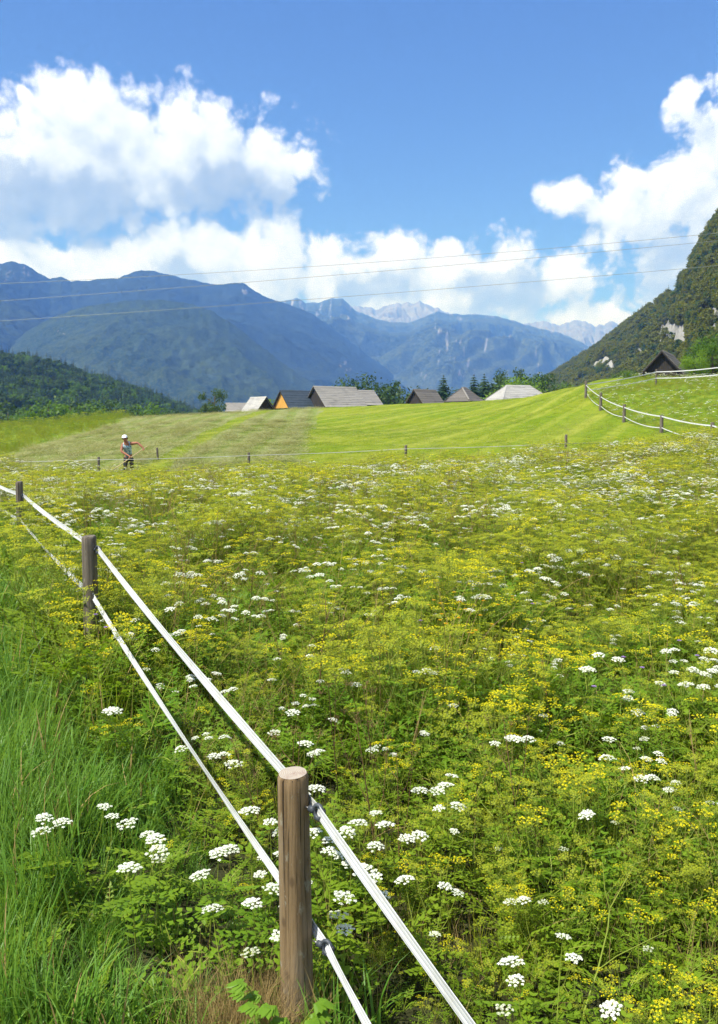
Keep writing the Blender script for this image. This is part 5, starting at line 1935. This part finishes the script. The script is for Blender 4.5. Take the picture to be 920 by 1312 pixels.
# ------------------------------------------------------------------ person raking
M['skin'] = flat_mat('sunburnt_skin', (.36, .15, .09), (.30, .12, .07), 6, .6)
M['cap'] = flat_mat('white_cotton', (.80, .80, .82), (.72, .73, .76), 10, .9)
M['trousers'] = flat_mat('black_cloth', (.018, .018, .022), (.03, .03, .035), 10, .9)
m, nt, p = new_mat('blue_white_print')
co = nt.n('ShaderNodeTexCoord').outputs['Object']
v_ = nt.n('ShaderNodeTexVoronoi', ins={'Scale': 13.0, 'Vector': co})
c = nt.mix(nt.rng(nt.noise(co, 11, 4, .7), .42, .58), (.08, .20, .28), (.45, .55, .60))
c = nt.mix(nt.rng(v_.outputs['Distance'], .1, .3, 1, 0), c, (.75, .80, .82))
link(nt, c, p.inputs['Base Color'])
p.inputs['Roughness'].default_value = .9
M['top'] = m
M['rake_wood'] = flat_mat('pale_rake_wood', (.58, .45, .27), (.45, .33, .19), 8, .7)


def skin_object(name, joints, edges, root, mat, sub=2, rootv=0):
    me = bpy.data.meshes.new(name)
    me.from_pydata([j[:3] for j in joints], edges, [])
    me.materials.append(mat)
    o = bpy.data.objects.new(name, me)
    COL.objects.link(o)
    o.modifiers.new('skin', 'SKIN').use_smooth_shade = True
    sv = me.skin_vertices[0].data
    for i, j in enumerate(joints):
        rx_ = j[3]
        ry_ = j[4] if len(j) > 4 else j[3]
        sv[i].radius = (rx_, ry_)
        sv[i].use_root = (i == rootv)
    md = o.modifiers.new('subdivision', 'SUBSURF')
    md.levels = sub
    md.render_levels = sub
    o.parent = root
    return o


PY = 34.0
pr = P(164.7, 600, PY)
pz = gz(pr.x, PY)
person = empty('person', (pr.x, PY, pz))
ps = (P(162, 557.5, PY).z - pz) / 1.60
person.scale = (ps, ps, ps)
tag(person, 'person in white cap and blue white sleeveless top bending over a rake', 'person')
J = [(0, .05, .76, .13, .11), (0, -.01, .95, .13, .10), (-.005, -.10, 1.14, .15, .11), (-.015, -.16, 1.28, .10, .08), (-.03, -.20, 1.36, .052), (-.045, -.235, 1.43, .075, .08), (-.055, -.25, 1.51, .085, .09),
     # arm on the right of the picture
     (.16, -.13, 1.27, .068), (.41, -.10, 1.30, .052), (.595, -.13, 1.135, .038), (.64, -.14, 1.075, .030, .018),
     # arm on the left
     (-.17, -.15, 1.24, .068), (-.20, -.25, .97, .054), (.07, -.31, .815, .038), (.14, -.325, .785, .030, .018),
     # legs
     (-.095, .05, .66, .085), (-.12, -.05, .40, .060), (-.13, .03, .10, .042), (-.135, -.12, .04, .035, .03),
     (.105, .05, .66, .085), (.13, -.04, .40, .060), (.15, .05, .10, .042), (.16, -.10, .04, .035, .03)]
E = [(0, 1), (1, 2), (2, 3), (3, 4), (4, 5), (5, 6), (3, 7), (7, 8), (8, 9), (9, 10), (3, 11), (11, 12), (12, 13), (13, 14), (0, 15), (15, 16), (16, 17), (17, 18), (0, 19), (19, 20), (20, 21), (21, 22)]
# nose, ears and curled fingers grow from the same surface
def sub_chain(a, pts):
    prev = a
    for q in pts:
        J.append(q)
        E.append((prev, len(J) - 1))
        prev = len(J) - 1
sub_chain(5, [(-.048, -.325, 1.42, .016)])
for hv, cx, cz, sx in ((10, .64, 1.075, 1), (14, .14, .785, 1)):
    yy = -.14 if hv == 10 else -.325
    for k in range(4):
        o_ = (k - 1.5) * .018
        f = (.9, 1.0, .96, .8)[k]
        sub_chain(hv, [(cx + .02 + o_ * .8, yy - .045 * f, cz - .03 + o_ * .6, .010), (cx + .005 + o_ * .8, yy - .05 * f, cz - .065 + o_ * .6, .009), (cx - .012 + o_ * .8, yy - .015, cz - .072 + o_ * .6, .008)])
    sub_chain(hv, [(cx - .03, yy + .01, cz - .03, .011), (cx - .04, yy - .02, cz - .055, .009)])
skin_object('body', J, E, person, M['skin'], 2)
skin_object('sleeveless_top', [(0, .055, .72, .165, .135), (0, .03, .82, .16, .13), (0, -.015, .97, .152, .122), (-.005, -.10, 1.14, .185, .14), (-.012, -.15, 1.26, .16, .12), (.11, -.13, 1.285, .09), (-.125, -.145, 1.275, .09)],
            [(0, 1), (1, 2), (2, 3), (3, 4), (4, 5), (4, 6)], person, M['top'], 2)
skin_object('trousers', [(0, .055, .74, .15, .125), (-.10, .05, .65, .105), (-.12, -.04, .40, .082), (-.13, .02, .20, .072), (.11, .05, .65, .105), (.13, -.03, .40, .082), (.148, .04, .20, .072)],
            [(0, 1), (1, 2), (2, 3), (0, 4), (4, 5), (5, 6)], person, M['trousers'], 2)
cm = MB()
ncap = 18
prevr = None
hc_ = Vector((-.055, -.25, 1.515))
for i in range(7):
    a = (i / 6) * PI / 2
    prevr = [(math.cos(a) * .108 * math.cos(t) + hc_.x, math.cos(a) * .118 * math.sin(t) + hc_.y, hc_.z + .005 + math.sin(a) * .10) for t in np.linspace(0, 2 * PI, ncap, endpoint=False)]
    cm.v += prevr
k = cm.mi(M['cap'])
for i in range(6):
    for j in range(ncap):
        q = (j + 1) % ncap
        cm.f.append((i * ncap + j, i * ncap + q, (i + 1) * ncap + q, (i + 1) * ncap + j))
        cm.m.append(k)
fr_ = [Vector((math.cos(t) * .105, math.sin(t) * .115, 0)) for t in np.linspace(PI * 1.12, PI * 1.88, 9)]
for z_, in ((0,), (-.006,)):
    for i in range(8):
        A, B = fr_[i], fr_[i + 1]
        o1 = Vector((0, -.075 * math.sin((i) / 8 * PI), -.025 * math.sin(i / 8 * PI)))
        o2 = Vector((0, -.075 * math.sin((i + 1) / 8 * PI), -.025 * math.sin((i + 1) / 8 * PI)))
        zz_ = Vector((0, 0, z_ + .008))
        cm.poly([hc_ + A + zz_, hc_ + B + zz_, hc_ + B + o2 + zz_, hc_ + A + o1 + zz_], M['cap'])
cm.build('cap', person, True)
hm2 = MB()
for s in (-1, 1):
    hm2.tube([hc_ + Vector((s * .085, .03, .0)), hc_ + Vector((s * .09, .04, -.05)), hc_ + Vector((s * .075, .05, -.095))], [.02, .022, .01], 7, M['brown'])
hm2.tube([hc_ + Vector((-.06, .085, .0)), hc_ + Vector((0, .10, -.03)), hc_ + Vector((.06, .085, .0))], [.02, .03, .02], 7, M['brown'])
hm2.build('hair', person, True)
for s in (-1, 1):
    em = MB()
    em.tube([hc_ + Vector((s * .032, -.083, -.035)), hc_ + Vector((s * .032, -.091, -.035))], [.009, .006], 8, M['black_plastic'])
    em.build('eye', person, True)
# the rake
rk = empty('hay_rake', (pr.x, PY, pz))
rk.scale = (ps, ps, ps)
A, B = Vector((.76, -.085, 1.165)), Vector((-.78, -.70, .035))
hd_ = MB()
hd_.tube([A, (A + B) / 2, B], [.014, .015, .015], 8, M['rake_wood'])
hd_.build('handle', rk, True)
dirr = (B - A).normalized()
sdr = dirr.cross(Vector((0, 0, 1))).normalized()
hb_ = MB()
hb_.box(B, sdr * .32, dirr * .02, sdr.cross(dirr) * .014, M['rake_wood'])
hb_.build('rake_head', rk)
for k in range(9):
    tm = MB()
    q = B + sdr * (.30 * (k - 4) / 4)
    tm.tube([q, q + Vector((0, 0, -.085)) + dirr * -.01], [.007, .004], 6, M['rake_wood'])
    tm.build('tine', rk)
tag(rk, 'pale wooden hay rake held slantwise by the person in the white cap', 'rake')
bpy.context.view_layer.update()
